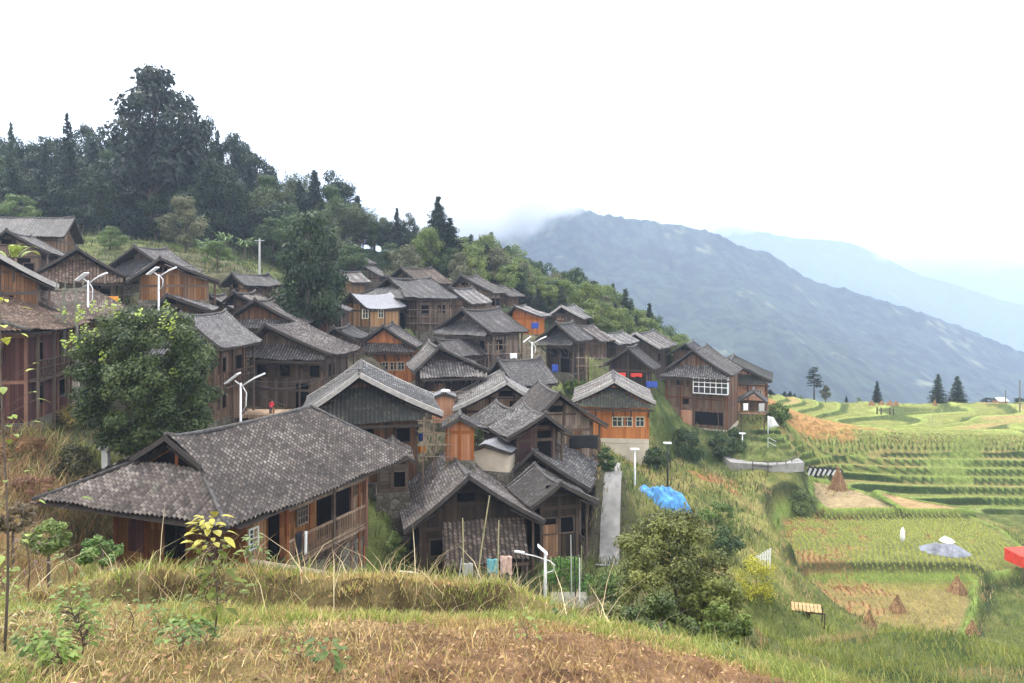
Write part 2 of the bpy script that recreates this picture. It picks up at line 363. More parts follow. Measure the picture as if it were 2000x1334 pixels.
H('g19', (706, 520), 108, 35, 3.4, 3.4, 5, 552, 'small gabled house second from the top right of the dark evergreen', wall='w_grey', drop=1.5, kind='plain', rx=748)
H('g20', (663, 533), 98, 62, 3., 3., 4.6, 578, 'small tan-walled house with a hipped-looking roof touching the right side of the dark evergreen', wall='w_tan', drop=1.3, kind='plain', rx=725)
H('g21', (900, 542), 100, 38, (868, 560), (962, 574), 9, 605, 'long-roofed house high on the slope in front of the yellow-green wood', wall='w_grey', drop=2., kind='plain', rx=993)
H('g22', (962, 560), 106, 42, 3.1, 3.1, 6, 600, 'low house whose roof continues right of the long-roofed house under the wood', wall='w_dark', drop=1.4, kind='plain', rx=1027)
H('g23', (878, 566), 92, 40, 3.1, 3.1, 7, 620, 'house with a narrow pale roof between the large grey plank house and the long-roofed one', wall='w_grey', drop=1.7, kind='plain', tile='tile_light', rx=962)
H('g24', (902, 609), 76, 50, 4.4, 4.4, 8, 708, 'wide dark-roofed house with a long gallery, left of the lone white double-armed lamp', wall='w_grey', tile='tile_dark', drop=2., skt=.35, sk=1.3, rx=1033)
H('g25', (1004, 600), 96, 28, (984, 612), (1058, 626), 7, 655, 'house with an orange gable and blue cloth hung by its porch', wall='w_orange', tile='tile_light', kind='plain', frame='post_or', rx=1079)
H('g26', (1096, 602), 99, 14, (1062, 617), (1142, 630), 7, 652, 'house with pale bargeboards and a dark gable, just below the pines on the crest', wall='w_dark', tile='tile_light', kind='plain', barge='barge')
H('g27', (1086, 636), 79, 28, (1046, 666), (1128, 670), 8, 730, 'open timber house on posts with a dark skirt roof, right of the slender white lamp', wall='w_shade', tile='tile_dark', skt=.3, sk=1.4, open_low=0, rx=1160)
H('g28', (1132, 640), 90, 35, 3., 3., 7, 700, 'low grey-roofed house squeezed between the open timber house and the white-edged one', wall='w_dark', drop=1.6, kind='plain', rx=1188)
H('g28b', (1176, 655), 92, 30, 2.4, 2.4, 5, 700, 'narrow shed with a pale roof edge left of the white-edged house', wall='w_dark', drop=1.1, kind='plain', tile='tile_light', barge='barge')
H('g29', (1240, 655), 96, 18, (1192, 684), (1290, 678), 8, 745, 'white-edged dark house highest at the right end of the village', wall='w_dark', kind='plain', barge='barge')
H('g30', (1226, 682), 80, 18, (1170, 718), (1276, 722), 8, 775, 'dark house with a shingled gable above a red banner and red lanterns', wall='w_shade', tile='tile_dark', skt=.12, sk=1.5, rx=1290)
H('g32', (1352, 688), 84, 12, (1288, 734), (1428, 732), 8, 838, 'tall reddish-brown house with a white-framed glass bay at the right of the village', wall='w_brown', tile='tile_mid', skt=.5, sk=1.1, side=.5, base_mat='plaster', frame='post_red', orn=1,
  win=[('f', 1322, 742, 1333, 752, 'd'), ('f', 1334, 775, 1345, 789, 'd')])
H('g32b', (1338, 676), 98, 10, (1300, 694), (1372, 696), 6, 740, 'small house peeping out behind the tall reddish-brown house', wall='w_dark', kind='plain', tile='tile_dark')
H('g33', (1424, 708), 91, 4, (1345, 744), (1508, 742), 8, 806, 'salmon orange plank house farthest right, with a dark green skirt roof', wall='w_pink', tile='tile_moss', skt=.55, frame='post_red', barge='barged', side=.7,
  win=[('f', 1466, 762, 1472, 771, 'w'), ('f', 1480, 762, 1487, 771, 'w')])
H('g35', (858, 684), 65, -8, (808, 737), (957, 715), 7, 795, 'black-walled house with a grey corrugated skirt roof, right of the bright orange house', wall='w_shade', tile='tile_mid', skt=.4, sk=2., drop=1.9)
H('g35b', (852, 668), 74, 62, 3., 3., 6, 720, 'low dark roof just behind the house with the corrugated skirt roof', wall='w_dark', drop=1.3, kind='plain', tile='tile_dark')
H('g36', (972, 709), 66, 66, 2.9, 3.4, 6, 775, 'low house with a dark tiled roof and a blue tarpaulin on its left slope', wall='w_shade', drop=1.7, tile='tile_dark', kind='plain', rx=1092)
H('g37', (990, 755), 57, -2, (884, 808), (1078, 800), 9, 835, 'pale-roofed house with tan boards in its gable, in the middle of the village', wall='w_tan', tile='tile_light', kind='plain', barge='barge', ov=1.6)
H('g38', (1094, 777), 50, -14, (1024, 822), (1188, 836), 6.5, 900, 'weathered grey wooden house with a black tarpaulin, left of the plaster-based orange house', wall='w_grey', tile='tile_mid', kind='plain', drop=2.0)
H('g38b', (1010, 808), 51, -22, (955, 828), (1052, 838), 4, 872, 'small low roof tucked against the left side of the weathered wooden house', wall='w_dark', kind='plain', drop=1.1)
H('g39', (1066, 818), 46.5, -20, (990, 852), (1118, 850), 4.2, 905, 'little weathered shed with a pinkish board gable in front of the weathered wooden house', wall='w_red', tile='tile_mid', kind='plain', drop=1.15)
H('g40', (1200, 751), 68, -1, (1116, 786), (1281, 792), 7.5, 887, 'orange-planked house with a dark shingled gable on a white plaster base', wall='w_orange', tile='tile_light', skt=.12, skm='tile_moss', frame='post_or', plaster=856, side=.6, barge='barge', ov=.7,
  win=[('f', 1197, 815, 1214, 832, 'y'), ('f', 1217, 815, 1234, 832, 'y'), ('f', 1243, 815, 1257, 832, 'y')], vent=(1175, 776, 1210, 784))
H('g41', (701, 742), 45, 1, (576, 810), (866, 826), 8, 950, 'house with the large black mossy shingled gable and upswept pale roof, in the centre', wall='w_brown', tile='tile_light', skt=.16, skm='tile_moss', sk=1.3, barge='barge', side=1.5, ov=1.1, orn=1)
H('g42', (322, 868), 31, 22, 4.9, 5.0, 11.2, 1150, 'large foreground house with a huge hipped brown tile roof and a balustraded balcony', wall='w_brown', tile='tile_brown', drop=2.35, kind='hip', sk=2.0, tg=.38, ov=.6, side=1.5, frame='post_red', big=1, abs=1, rh=1.7)
H('g43', (916, 942), 39, -9, (790, 1038), (1065, 1028), 7.2, 1140, 'dark barn with a steep tiled roof and small tiled lean-to, near centre foreground', wall='w_shade', tile='tile_mid', kind='plain', ov=1.2, side=.9)
H('g44', (1040, 891), 46, 14, (972, 938), (1152, 968), 7.5, 1060, 'dark open-gabled barn behind the small porch house, beside the paved path', wall='w_shade', tile='tile_mid', kind='plain', ov=1.2, rx=1180)
H('g45', (1096, 955), 41, -20, (1035, 998), (1170, 990), 4.5, 1095, 'small porch house with a low tiled roof on thin posts beside the paved path', wall='w_shade', tile='tile_mid', kind='plain', ov=.9, drop=1.0)
H('g46', (-137, 591), 38, -11, 4.9, 4.9, 7.6, 838, 'tall dark red-brown house at the left edge above the weedy bank', wall='w_red', tile='tile_brown', kind='hip', drop=1.5, sk=1.1, side=.9, tg=.4, frame='post_red', abs=1)
H('g47', (117, 696), 45, 5, (88, 712), (166, 714), 5, 795, 'cream plastered house peeping between the red-brown house and the big round tree', wall='plaster', tile='tile_brown', kind='plain', ov=.4, side=.4, frame=None)
H('g48', (20, 571), 47, 40, 4.5, 4.5, 7, 660, 'house whose broad brown roof lies under the twin-posted power pole at the left', wall='w_red', tile='tile_brown', kind='plain', drop=1.8)
H('g49', (898, 820), 43.5, 0, (872, 838), (925, 838), 1.8, 905, 'tiny orange plank outhouse with a dark tile cap', wall='w_salmon', tile='tile_mid', kind='plain', ov=.3, side=.25, drop=.5, frame='post_or')
H('g50', (945, 872), 46, 20, (935, 884), (998, 866), 3, 925, 'whitewashed shed with a lean grey sheet roof in the middle of the shrubs', wall='plaster', tile='grey_sheet', kind='plain', ov=.2, side=.2, drop=.35, frame=None)
H('g51', (868, 770), 60, -3, (840, 783), (892, 783), 2.2, 830, 'small salmon-coloured hut with a white basin on its roof', wall='w_pink', tile='grey_sheet', kind='plain', ov=.3, side=.2, drop=.35, frame=None)
H('g52', (1472, 768), 81, 0, (1440, 789), (1500, 789), 3, 832, 'small stilted pavilion with laundry hanging inside, in front of the salmon orange house', wall=None, tile='tile_dark', kind='plain', ov=.4, side=.4, drop=1., frame='post')
HK = {h['key']: h for h in HS}
def foot(h, m=.3):
    c = []
    for a, b in ((-h['wl'] + h['side'] - m, h['ov'] - m), (h['wr'] - h['side'] + m, h['ov'] - m), (h['wr'] - h['side'] + m, h['L'] - .6 + m), (-h['wl'] + h['side'] - m, h['L'] - .6 + m)):
        c.append((h['A'].x + h['u'][0] * a + h['v'][0] * b, h['A'].y + h['u'][1] * a + h['v'][1] * b))
    return c

H('n1', (456, 577), 66, 22, (432, 592), (500, 598), 5, 630, 'small low-roofed house just below the tiny tan cabin', wall='w_brown', tile='tile_brown', kind='plain')
H('n2', (652, 646), 68, 16, (624, 664), (694, 664), 5, 706, 'small dark house left of the bright orange-planked house', wall='w_dark', tile='tile_dark', kind='plain')
H('g53', (770, 882), 41.5, -2, (724, 908), (810, 902), 3.2, 968, 'small boarded annex with an orange-framed dark window, between the two large near roofs', wall='w_horiz', tile='tile_brown', kind='plain', ov=.4, side=.4,
  win=[('f', 764, 922, 792, 950, 'd')])
# ---------------- terrain ----------------
CP = []
for p in ((0,1345,4.4),(500,1345,4.8),(1000,1345,5),(1400,1345,6),(0,1200,8),(300,1200,8.3),(600,1205,8.7),(900,1215,9),(1150,1225,9.5),(1300,1270,9.5),(1420,1300,9.5),
          (-300,1250,6),(-400,1050,14),(2200,1345,26),(-200,960,26),
          (0,1085,17),(0,1060,22),(0,990,31),(60,1010,30),(90,1100,24),(150,1130,24),(250,1140,18),(-100,1000,28),(120,1120,20),(260,1150,22),(380,1170,22),(180,1110,26),(500,1200,24),(70,960,29),(0,905,36),(120,890,38),(190,905,38),(0,845,39),(230,905,39),(130,815,44),
          (1310,1235,18),(1240,1225,17),(1450,1215,20),(1530,1300,15),(1480,1335,11.5),(1600,1255,26),(1640,1330,20),(1700,1305,32),(1850,1334,34),(1560,1200,32),
          (1460,1150,32),(1400,1090,40),(1530,1180,42),(1250,920,67),(1400,930,70),(1500,960,69),(1560,1000,65),(1450,1040,54),(1350,1000,55),(1515,1100,48),(1300,960,60),
          (1550,1150,46),(1400,905,80),(1480,905,84),(1560,905,84),(1300,893,77),(1200,895,68),(1195,945,56),(1200,985,51),(1190,1040,46),(1180,1100,40.5),(1185,1150,37),
          (1090,1180,35),(1300,1050,46),(1250,1000,53),(1100,850,62),(950,850,58),(900,880,52),(860,920,47),(930,930,47),(1010,920,50),(740,1100,40),(740,1000,44),(760,930,46),
          (100,545,66),(200,480,92),(400,500,92),(450,530,80),(560,560,76),(500,560,72),(650,640,72),(650,700,62),(580,720,56),(330,640,56),(240,640,56),(100,640,50),(60,600,56),
          (700,490,122),(900,540,114),(1050,600,110),(1200,655,106),(1350,722,106),(1500,792,112),(800,640,82),(950,720,72),(1100,740,74),(1000,660,88),(1150,700,86),(1300,780,82),(1420,800,92),
          (0,400,150),(300,380,160),(600,440,160),(900,570,150),(1100,650,140),(1000,610,126),(1200,690,122),(850,520,128),(540,835,54),(480,835,51),(600,820,54),(0,470,96),(-200,480,90),(-500,470,100),(-600,600,60),(-500,420,160),
          (1550,782,118),(1700,786,124),(1850,790,126),(2000,795,124),(2200,800,124),(1560,845,90),(1700,850,90),(1850,855,90),(2000,860,90),(2200,865,90),(1620,815,104),(1900,820,104),
          (1640,1003,75),(1800,1003,75),(1950,1010,76),(2100,1010,76),(1640,925,85),(1560,870,87)):
    v = W3(*p); CP.append(tuple(v))
CP += [(-9,17,-8.8),(-4,18,-9.8),(1,19,-10.8),(6,17.5,-10),(-14,19,-7.6),(-3,26,-13),(4,29,-14),(9,31,-14.4),(-18,40,-9),(0,-3,-1.9),(-6,0,-1.8),(6,0,-2),(15,5,-5),(-12,6,-2.2),(-12,12,-3.6),
       (0,36,-14.6),(12,24,-10.5),(20,180,-20),(60,210,-62),(0,270,-25),(-60,270,15),(-130,300,30),(-60,410,-20),(90,165,-34),(120,170,-38),(60,165,-33),(40,160,-28),(110,260,-85),(-200,200,20),(-200,100,3),
       (45,60,-21.5),(30,60,-21.5),(37,70,-21.3),(25,52,-22),(34,50,-22.6),(45,50,-23.6),(60,60,-21.5),(70,75,-20.5),(52,40,-25),(80,45,-27),(150,110,-24),(150,60,-30),(0,420,-60),(200,420,-120),(-300,420,20),(20,38,-19)]
# the near ledge: rim of the terrace, then the bank below it
for px in range(-300, 1500, 120):
    e = 10.6 + 2.2 * max(0, px) / 1400
    zy = 1196 + .05 * max(px, 0) + (30 if px > 1150 else 0)
    v = W3(px, zy, e); CP.append(tuple(v))
for h in HS:
    if h['key'] == 'g42': continue
    for x, y in foot(h, 1.2): CP.append((x, y, h['zb'] - .15))
CP = np.array(CP); nC = len(CP)
def kern(d): return np.sqrt(d * d + 1.)
_D = kern(np.hypot(CP[:, None, 0] - CP[None, :, 0], CP[:, None, 1] - CP[None, :, 1]))
_A = np.zeros((nC + 3, nC + 3)); _A[:nC, :nC] = _D - np.eye(nC) * .25
_A[:nC, nC] = 1; _A[:nC, nC + 1:] = CP[:, :2]; _A[nC:, :nC] = _A[:nC, nC:].T
_wt = np.linalg.solve(_A, np.concatenate([CP[:, 2], [0, 0, 0]]))
def rbf(x, y):
    sh = np.shape(x); x = np.ravel(x).astype(float); y = np.ravel(y).astype(float); out = np.empty(len(x))
    for i in range(0, len(x), 20000):
        s = slice(i, i + 20000)
        out[s] = kern(np.hypot(x[s, None] - CP[None, :, 0], y[s, None] - CP[None, :, 1])) @ _wt[:nC] + _wt[nC] + _wt[nC + 1] * x[s] + _wt[nC + 2] * y[s]
    return out.reshape(sh)
PAD = [
    ('upper', -21.5, [Wz(*p, -21.5) for p in ((1528,1018),(1560,1004),(1700,1001),(1870,1004),(1950,1038),(1990,1075),(2040,1100),(1900,1126),(1600,1126),(1545,1108),(1522,1060))]),
    ('lower', -22.7, [Wz(*p, -22.7) for p in ((1600,1142),(1890,1142),(1893,1180),(1858,1268),(1640,1272),(1580,1225),(1562,1180))]),
    ('tan', -21.0, [Wz(*p, -21.0) for p in ((1590,942),(1680,962),(1750,994),(1620,996),(1592,975))]),
    ('strip', -21.15, [Wz(*p, -21.15) for p in ((1715,962),(1800,982),(1890,996),(1770,996))]),
]
PLAT = [(24, 79), (30, 76.5), (60, 75.5), (80, 76), (130, 80), (130, 128), (34, 126), (35, 100), (27, 92)]
# path lines (x, y)
PATH = [tuple(W3(*p)[:2]) for p in ((1196,930,60),(1196,945,56),(1201,985,51),(1192,1040,46),(1184,1100,40.5),(1186,1150,37.5))]
def segd(x, y, P):
    d = np.full(np.shape(x), 1e9)
    for (x1, y1), (x2, y2) in zip(P[:-1], P[1:]):
        dx, dy = x2 - x1, y2 - y1; t = np.clip(((x - x1) * dx + (y - y1) * dy) / (dx * dx + dy * dy), 0, 1)
        d = np.minimum(d, np.hypot(x - x1 - t * dx, y - y1 - t * dy))
    return d
def platmask(x, y):
    return sstep(-dpoly(x, y, PLAT), -1, 3)
def ground(x, y, info=False):
    x = np.asarray(x, float); y = np.asarray(y, float)
    z = rbf(x, y)
    r = np.hypot(x, y)
    rough = (vnoise(x * .35, y * .35, 3, 3) - .5) * np.clip(r / 40, .1, .9) + (vnoise(x * 1.7, y * 1.7, 4, 3) - .5) * .22
    pm = platmask(x, y)
    z = z + rough * (1 - pm)
    # near terrace: a low step across it (upper bed, grassy bank, lower bed)
    t = (x + 9) / 18.
    edge = 8.9 + 1.0 * np.clip(t, 0, 1) + .8 * (vnoise(x * .55, y * 0, 9, 3) - .5)
    nearm = (y < 13) & (y > 6)
    st = np.where(nearm, sstep(y, edge, edge + .3) * (1 - sstep(y, 11.2, 13)) * .5, 0) * sstep(-x, -1.5, .5) * sstep(x, -6.8, -4.5)
    z = z + st
    # terraces of the far plateau
    g = z + (1.3 * (vnoise(x * .045 + 3, y * .06 + 1, 21, 2) - .5) + .05 * np.hypot(x - 52, (y - 108) * 1.5) - 1.15) * sstep(y, 86, 94) + .5 * (vnoise(x * .03, y * .03, 5, 2) - .5)
    stp = .62 - .30 * sstep(y, 87, 92)
    q = g / stp; k = np.floor(q); fr = q - k
    ris = sstep(fr, .70, .98); lip = np.exp(-((fr - .05) / .06) ** 2) * .10 + np.exp(-((fr - 1.0) / .05) ** 2) * .10
    zt = stp * (k + ris) + lip
    z = z * (1 - pm) + zt * pm
    for nm, zp, P in PAD:
        d = dpoly(x, y, P); m = 1 - sstep(d, .0, 1.4)
        z = z * (1 - m) + zp * m + .28 * np.exp(-((d - .35) / .3) ** 2)
    for h in HS:
        cx = h['A'].x; cy = h['A'].y; sel = (np.abs(x - cx) < 26) & (np.abs(y - cy) < 26)
        if not np.any(sel): continue
        xs, ys = x[sel], y[sel]; d = dpoly(xs, ys, foot(h, .2)); m = 1 - sstep(d, .0, 1.6)
        zz = z[sel]; tgt = np.minimum(zz, h['zb'] + .02) if h['key'] != 'g52' else zz
        z[sel] = zz * (1 - m) + tgt * m
    h = HK['g42']; yp = [(h['A'].x + h['u'][0] * a + h['v'][0] * b, h['A'].y + h['u'][1] * a + h['v'][1] * b) for a, b in ((-4.9, -4.2), (6.2, -4.2), (6.2, 9.5), (3, 9.5), (3, 1), (-4.9, 1))]
    sel = (np.abs(x - h['A'].x) < 26) & (np.abs(y - h['A'].y) < 26)
    if np.any(sel):
        d = dpoly(x[sel], y[sel], yp); m = 1 - sstep(d, 0., 1.8); zz = z[sel]; z[sel] = zz * (1 - m) + np.minimum(zz, h['zb'] + .1) * m
    z = np.where((x > -19) & (x < -12.5) & (y > 46) & (y < 56), np.minimum(z, -9.0), z)
    dp = segd(x, y, PATH); m = 1 - sstep(dp, .8, 1.8)
    z = z * (1 - m) + (rbf(x, y)) * m
    if info: return z, k, fr, pm
    return z
def hitY(px, py, y0=2.5, y1=170.):
    Y = np.exp(np.linspace(math.log(y0), math.log(y1), 900)); g = ground((px - 1000) / F * Y, Y); r = (HY - py) / F * Y
    i = np.argmax(r < g); return float(Y[i]) if (r < g).any() else y1
def gz(x, y): return float(ground(np.array([x]), np.array([y]))[0])
BRN = [Wz(*p, -18.0) for p in ((1505,830),(1560,812),(1660,830),(1690,848),(1640,862),(1560,862),(1505,860))]
BRN2 = [W3(*p)[:2] for p in ((1365,930,69),(1430,925,71),(1425,945,66),(1370,948,65))]
LIME = [Wz(*p, -18.3) for p in ((1810,880),(1900,868),(1900,893),(1820,897))]
def gcolor(x, y, z, k, fr, pm):
    n1 = vnoise(x * .12, y * .12, 11, 4)[..., None]; n2 = vnoise(x * .8, y * .8, 12, 4)[..., None]; n3 = vnoise(x * 4, y * 4, 13, 3)[..., None]
    def c(*a): return np.array(a)
    def mx(a, b, t): return a * (1 - t) + b * t
    green = mx(c(.045, .07, .02), c(.14, .17, .05), sstep(n1 * .5 + n2 * .5, .35, .65))
    straw = mx(c(.17, .12, .045), c(.44, .34, .15), sstep(n2, .3, .7))
    dirt = mx(c(.09, .07, .05), c(.2, .16, .12), n2)
    col = mx(green, c(.17, .17, .07), sstep(n2, .45, .75) * .6)
    vil = np.exp(-((x + 12) / 30) ** 2)[..., None] * (sstep(y, 38, 46) * (1 - sstep(y, 92, 104)))[..., None]
    vil = vil * (1 - sstep(x, 10, 16)[..., None]); vil = np.maximum(vil, ((1 - sstep(x, 4, 8)) * sstep(y, 26, 31) * (1 - sstep(y, 88, 96)) * sstep(x, -26, -20))[..., None])
    col = mx(col, mx(dirt * .8, green, sstep(n1, .52, .7)), vil * .9)
    near = (1 - sstep(np.hypot(x, y), 12.2, 15))[..., None]
    brown = mx(c(.15, .08, .045), c(.34, .2, .11), sstep(n3 * .5 + n2 * .5, .3, .7))
    t = (sstep(x + y * .1, -2.2, .5) * (1 - sstep(y, 7.2, 8.6)))[..., None]
    col = mx(col, mx(straw, brown, t), near)
    eg = 8.9 + 1.0 * np.clip((x + 9) / 18, 0, 1) + .8 * (vnoise(x * .55, y * 0, 9, 3) - .5)
    col = mx(col, mx(c(.05, .035, .02), c(.16, .13, .06), sstep(n3, .3, .7)), (sstep(y, eg - .12, eg) * (1 - sstep(y, eg + .22, eg + .4)) * sstep(-x, -1.5, .5) * sstep(x, -6.8, -4.5))[..., None] * .85)  # darker band paints the shadow under the overhanging grass onto the riser
    lf = ((1 - sstep(x, -6, -4)) * sstep(y, 12, 15) * (1 - sstep(y, 34, 40)))[..., None]
    col = mx(col, mx(straw, c(.16, .15, .06), n1), lf * .8)
    # right slope beside the village: yellow-green grass
    rs = (sstep(x, 6, 9) * sstep(y, 26, 34) * (1 - sstep(y, 74, 78)))[..., None]
    col = mx(col, mx(c(.10, .12, .03), c(.24, .22, .07), sstep(n2 * .6 + n1 * .4, .35, .65)), rs * .85)
    # plateau terraces
    hk = np.modf(np.abs(np.sin(k * 12.9898 + np.floor(x / 31 + .3 * k) * 78.233) * 43758.5453))[0][..., None]
    tread = np.where(hk < .3, mx(c(.15, .175, .045), c(.26, .26, .075), n2), np.where(hk < .62, mx(c(.27, .24, .08), c(.2, .21, .06), n2), mx(c(.36, .24, .11), c(.25, .23, .08), n2)))
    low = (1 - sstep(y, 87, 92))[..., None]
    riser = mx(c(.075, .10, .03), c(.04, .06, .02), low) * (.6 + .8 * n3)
    lipc = c(.30, .36, .10)
    frr = fr[..., None]
    pc = mx(tread, riser, sstep(frr, .66, .74) * (1 - sstep(frr, .95, .99)))
    lip = np.maximum(sstep(frr, .95, .99), 1 - sstep(frr, .06, .14)); pc = mx(pc, lipc * (.7 + .5 * n2), lip * .8)
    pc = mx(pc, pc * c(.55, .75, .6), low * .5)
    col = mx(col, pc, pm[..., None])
    for P, cc in ((BRN, c(.36, .19, .075)), (BRN2, c(.33, .13, .06)), (LIME, c(.18, .23, .06))):
        m = (1 - sstep(dpoly(x, y, P) + (n2[..., 0] - .5) * 5, -.6, 1.2))[..., None]; col = mx(col, cc * (.6 + .8 * n3), m * .85)
    pcs = {'upper': c(.16, .165, .05), 'lower': c(.24, .19, .075), 'tan': c(.33, .25, .14), 'strip': c(.36, .24, .12)}
    for nm, zp, P in PAD:
        d = dpoly(x, y, P); m = (1 - sstep(d, -.15, .1))[..., None]
        cc = pcs[nm] * (.75 + .5 * n2)
        if nm in ('upper', 'lower'):
            cc = mx(cc, c(.36, .19, .09), sstep(n1 * .35 + n2 * .35 + n3 * .3, .55, .68) * .7)
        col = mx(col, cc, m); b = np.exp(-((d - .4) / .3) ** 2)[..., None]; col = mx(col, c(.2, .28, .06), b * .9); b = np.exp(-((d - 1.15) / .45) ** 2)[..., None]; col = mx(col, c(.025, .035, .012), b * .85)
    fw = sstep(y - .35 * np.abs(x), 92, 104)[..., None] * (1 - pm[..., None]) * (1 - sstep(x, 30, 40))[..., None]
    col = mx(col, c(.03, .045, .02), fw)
    return np.clip(col * (.8 + .4 * n3), 0, 1)
def make_ground():
    th = np.concatenate([np.linspace(-62, -36, 40, endpoint=False), np.linspace(-36, 36, 860), np.linspace(36.3, 62, 40)])
    th = np.radians(th)
    rr = [1.2]
    while rr[-1] < 430:
        r = rr[-1]; rr.append(r + (max(.05, r * .014) if r < 46 else .10 if 70 < r < 93 else .22 if r < 92 else .34 if r < 132 else r * .02))
    rr = np.array(rr); T, Rr = np.meshgrid(th, rr)
    X = Rr * np.sin(T); Y = Rr * np.cos(T)
    x, y = X.ravel(), Y.ravel()
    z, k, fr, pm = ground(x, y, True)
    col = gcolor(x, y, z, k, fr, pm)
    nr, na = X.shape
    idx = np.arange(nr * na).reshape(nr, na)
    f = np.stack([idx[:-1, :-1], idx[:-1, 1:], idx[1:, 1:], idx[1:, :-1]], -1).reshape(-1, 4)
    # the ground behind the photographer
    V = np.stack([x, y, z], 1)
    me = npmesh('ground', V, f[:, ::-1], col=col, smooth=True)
    m, t, b = newmat('ground_cover', .95, .15)
    a = N(t, 'ShaderNodeVertexColor', layer_name='Col').outputs[0]; tc = N(t, 'ShaderNodeTexCoord').outputs['Object']
    n1 = noise(t, 1.6, 8, tc, .75); n2 = noise(t, 14, 6, tc, .75)
    c = mixc(t, 1., a, ramp(t, n1, [(.3, (.55,) * 3), (.7, (1.4,) * 3)]), 'MULTIPLY')
    c = mixc(t, 1., c, ramp(t, n2, [(.3, (.5,) * 3), (.72, (1.5,) * 3)]), 'MULTIPLY')
    t.links.new(c, b.inputs['Base Color']); bump(t, b, mathn(t, 'ADD', n1, n2), .9, .12)
    tag(meshobj('ground', me, m), kind='structure')
make_ground()
# ---------------- mountains ----------------
def mountain(name, pts, Y0, depth, drop, seed, rough, dst=14., wmax=60):
    """crest through the surveyed bearings at distance Y0; slopes fall towards us and behind"""
    xs = np.array([p[0] for p in pts], float); ys = np.array([p[1] for p in pts], float)
    n = 520; px = np.linspace(xs[0], xs[-1], n); py = np.interp(px, xs, ys)
    ker = np.exp(-np.linspace(-2, 2, 13) ** 2); ker /= ker.sum(); py = np.convolve(np.pad(py, 6, mode='edge'), ker, 'valid')
    X = (px - 1000) / F * Y0; Z = (HY - py) / F * Y0
    Z = Z + (vnoise(X / dst, X * 0 + seed, seed, 4, .6) - .5) * rough * 2
    t = np.concatenate([np.linspace(-.5, 0, 12, endpoint=False), np.linspace(0, 1, 150)])
    T, XX = np.meshgrid(t, X, indexing='ij'); ZZ = np.broadcast_to(Z, T.shape)
    spur = vnoise(XX / (depth * .33) + T * 1.2, T * 2.0 + seed, seed + 1, 5, .55) - .5
    fine = vnoise(XX / (dst * .6), T * depth / (dst * .6), seed + 2, 3, .7) - .5
    at = np.abs(T); wgt = sstep(at, 0, .18)
    YY = Y0 - T * depth + spur * depth * .30 * wgt
    zz = ZZ - drop * (at ** .85) * (1 - .15 * np.sin(at * 3)) + spur * drop * .28 * wgt + fine * rough * .9 * (.2 + .8 * wgt)
    idx = np.arange(T.size).reshape(T.shape)
    f = np.stack([idx[:-1, :-1], idx[1:, :-1], idx[1:, 1:], idx[:-1, 1:]], -1).reshape(-1, 4)
    n1 = vnoise(XX / 70, T * depth / 70, seed + 5, 4).ravel()[:, None]; n2 = vnoise(XX / 18, T * depth / 12, seed + 6, 3).ravel()[:, None]
    n3 = vnoise(XX / 11, T * depth / 8, seed + 7, 2).ravel()[:, None]; c = np.array([.004, .008, .006]) * (1 - sstep(n2 * .4 + n3 * .6, .4, .62)) + np.array([.028, .045, .026]) * sstep(n2 * .4 + n3 * .6, .4, .62)
    fld = sstep(n1, .66, .72) * sstep(n2, .55, .68) * .6; c = c * (1 - fld) + np.array([.2, .2, .12]) * fld
    me = npmesh(name, np.stack([XX.ravel(), YY.ravel(), zz.ravel()], 1), f, col=c, smooth=True)
    tag(meshobj(name, me, M['leaf_far']), kind='structure')
M['leaf_far'] = col_mat('far_forest', .95, 0, .4, .12)
t_ = M['leaf_far'].node_tree; bump(t_, t_.nodes['Principled BSDF'], noise(t_, .09, 3, N(t_, 'ShaderNodeTexCoord').outputs['Object'], .6), .6, 3.)
mountain('hills', ((400,520),(700,500),(850,470),(900,440),(960,403),(1040,425),(1075,412),(1130,404),(1170,418),(1250,430),(1330,440),(1385,452),(1440,478),(1470,487),(1500,490),(1540,520),(1600,555),(1640,560),(1700,578),(1760,598),(1850,628),(1920,655),(2000,690),(2150,725),(2300,740)), 1150, 720, 330, 3, 4.0, 9)
mountain('far_hills', ((900,520),(1200,500),(1350,470),(1420,440),(1480,452),(1560,465),(1640,470),(1680,480),(1740,510),(1800,538),(1880,560),(1950,585),(2020,600),(2200,640),(2500,700)), 2800, 1000, 560, 8, 5, 30)
mountain('distant_hills', ((1500,560),(1700,520),(1780,495),(1850,485),(1930,492),(2050,485),(2300,500),(2600,560)), 4200, 1500, 700, 12, 8, 60)
# valley floor, reaching the horizon
mb = MB(); mb.poly([(-9000, -400, -420), (9000, -400, -420), (9000, 9000, -420), (-9000, 9000, -420)]); o = mb.build('valley_floor', plain('valley_ground', (.05, .07, .035), .95, .5, .01)); tag(o, kind='structure')

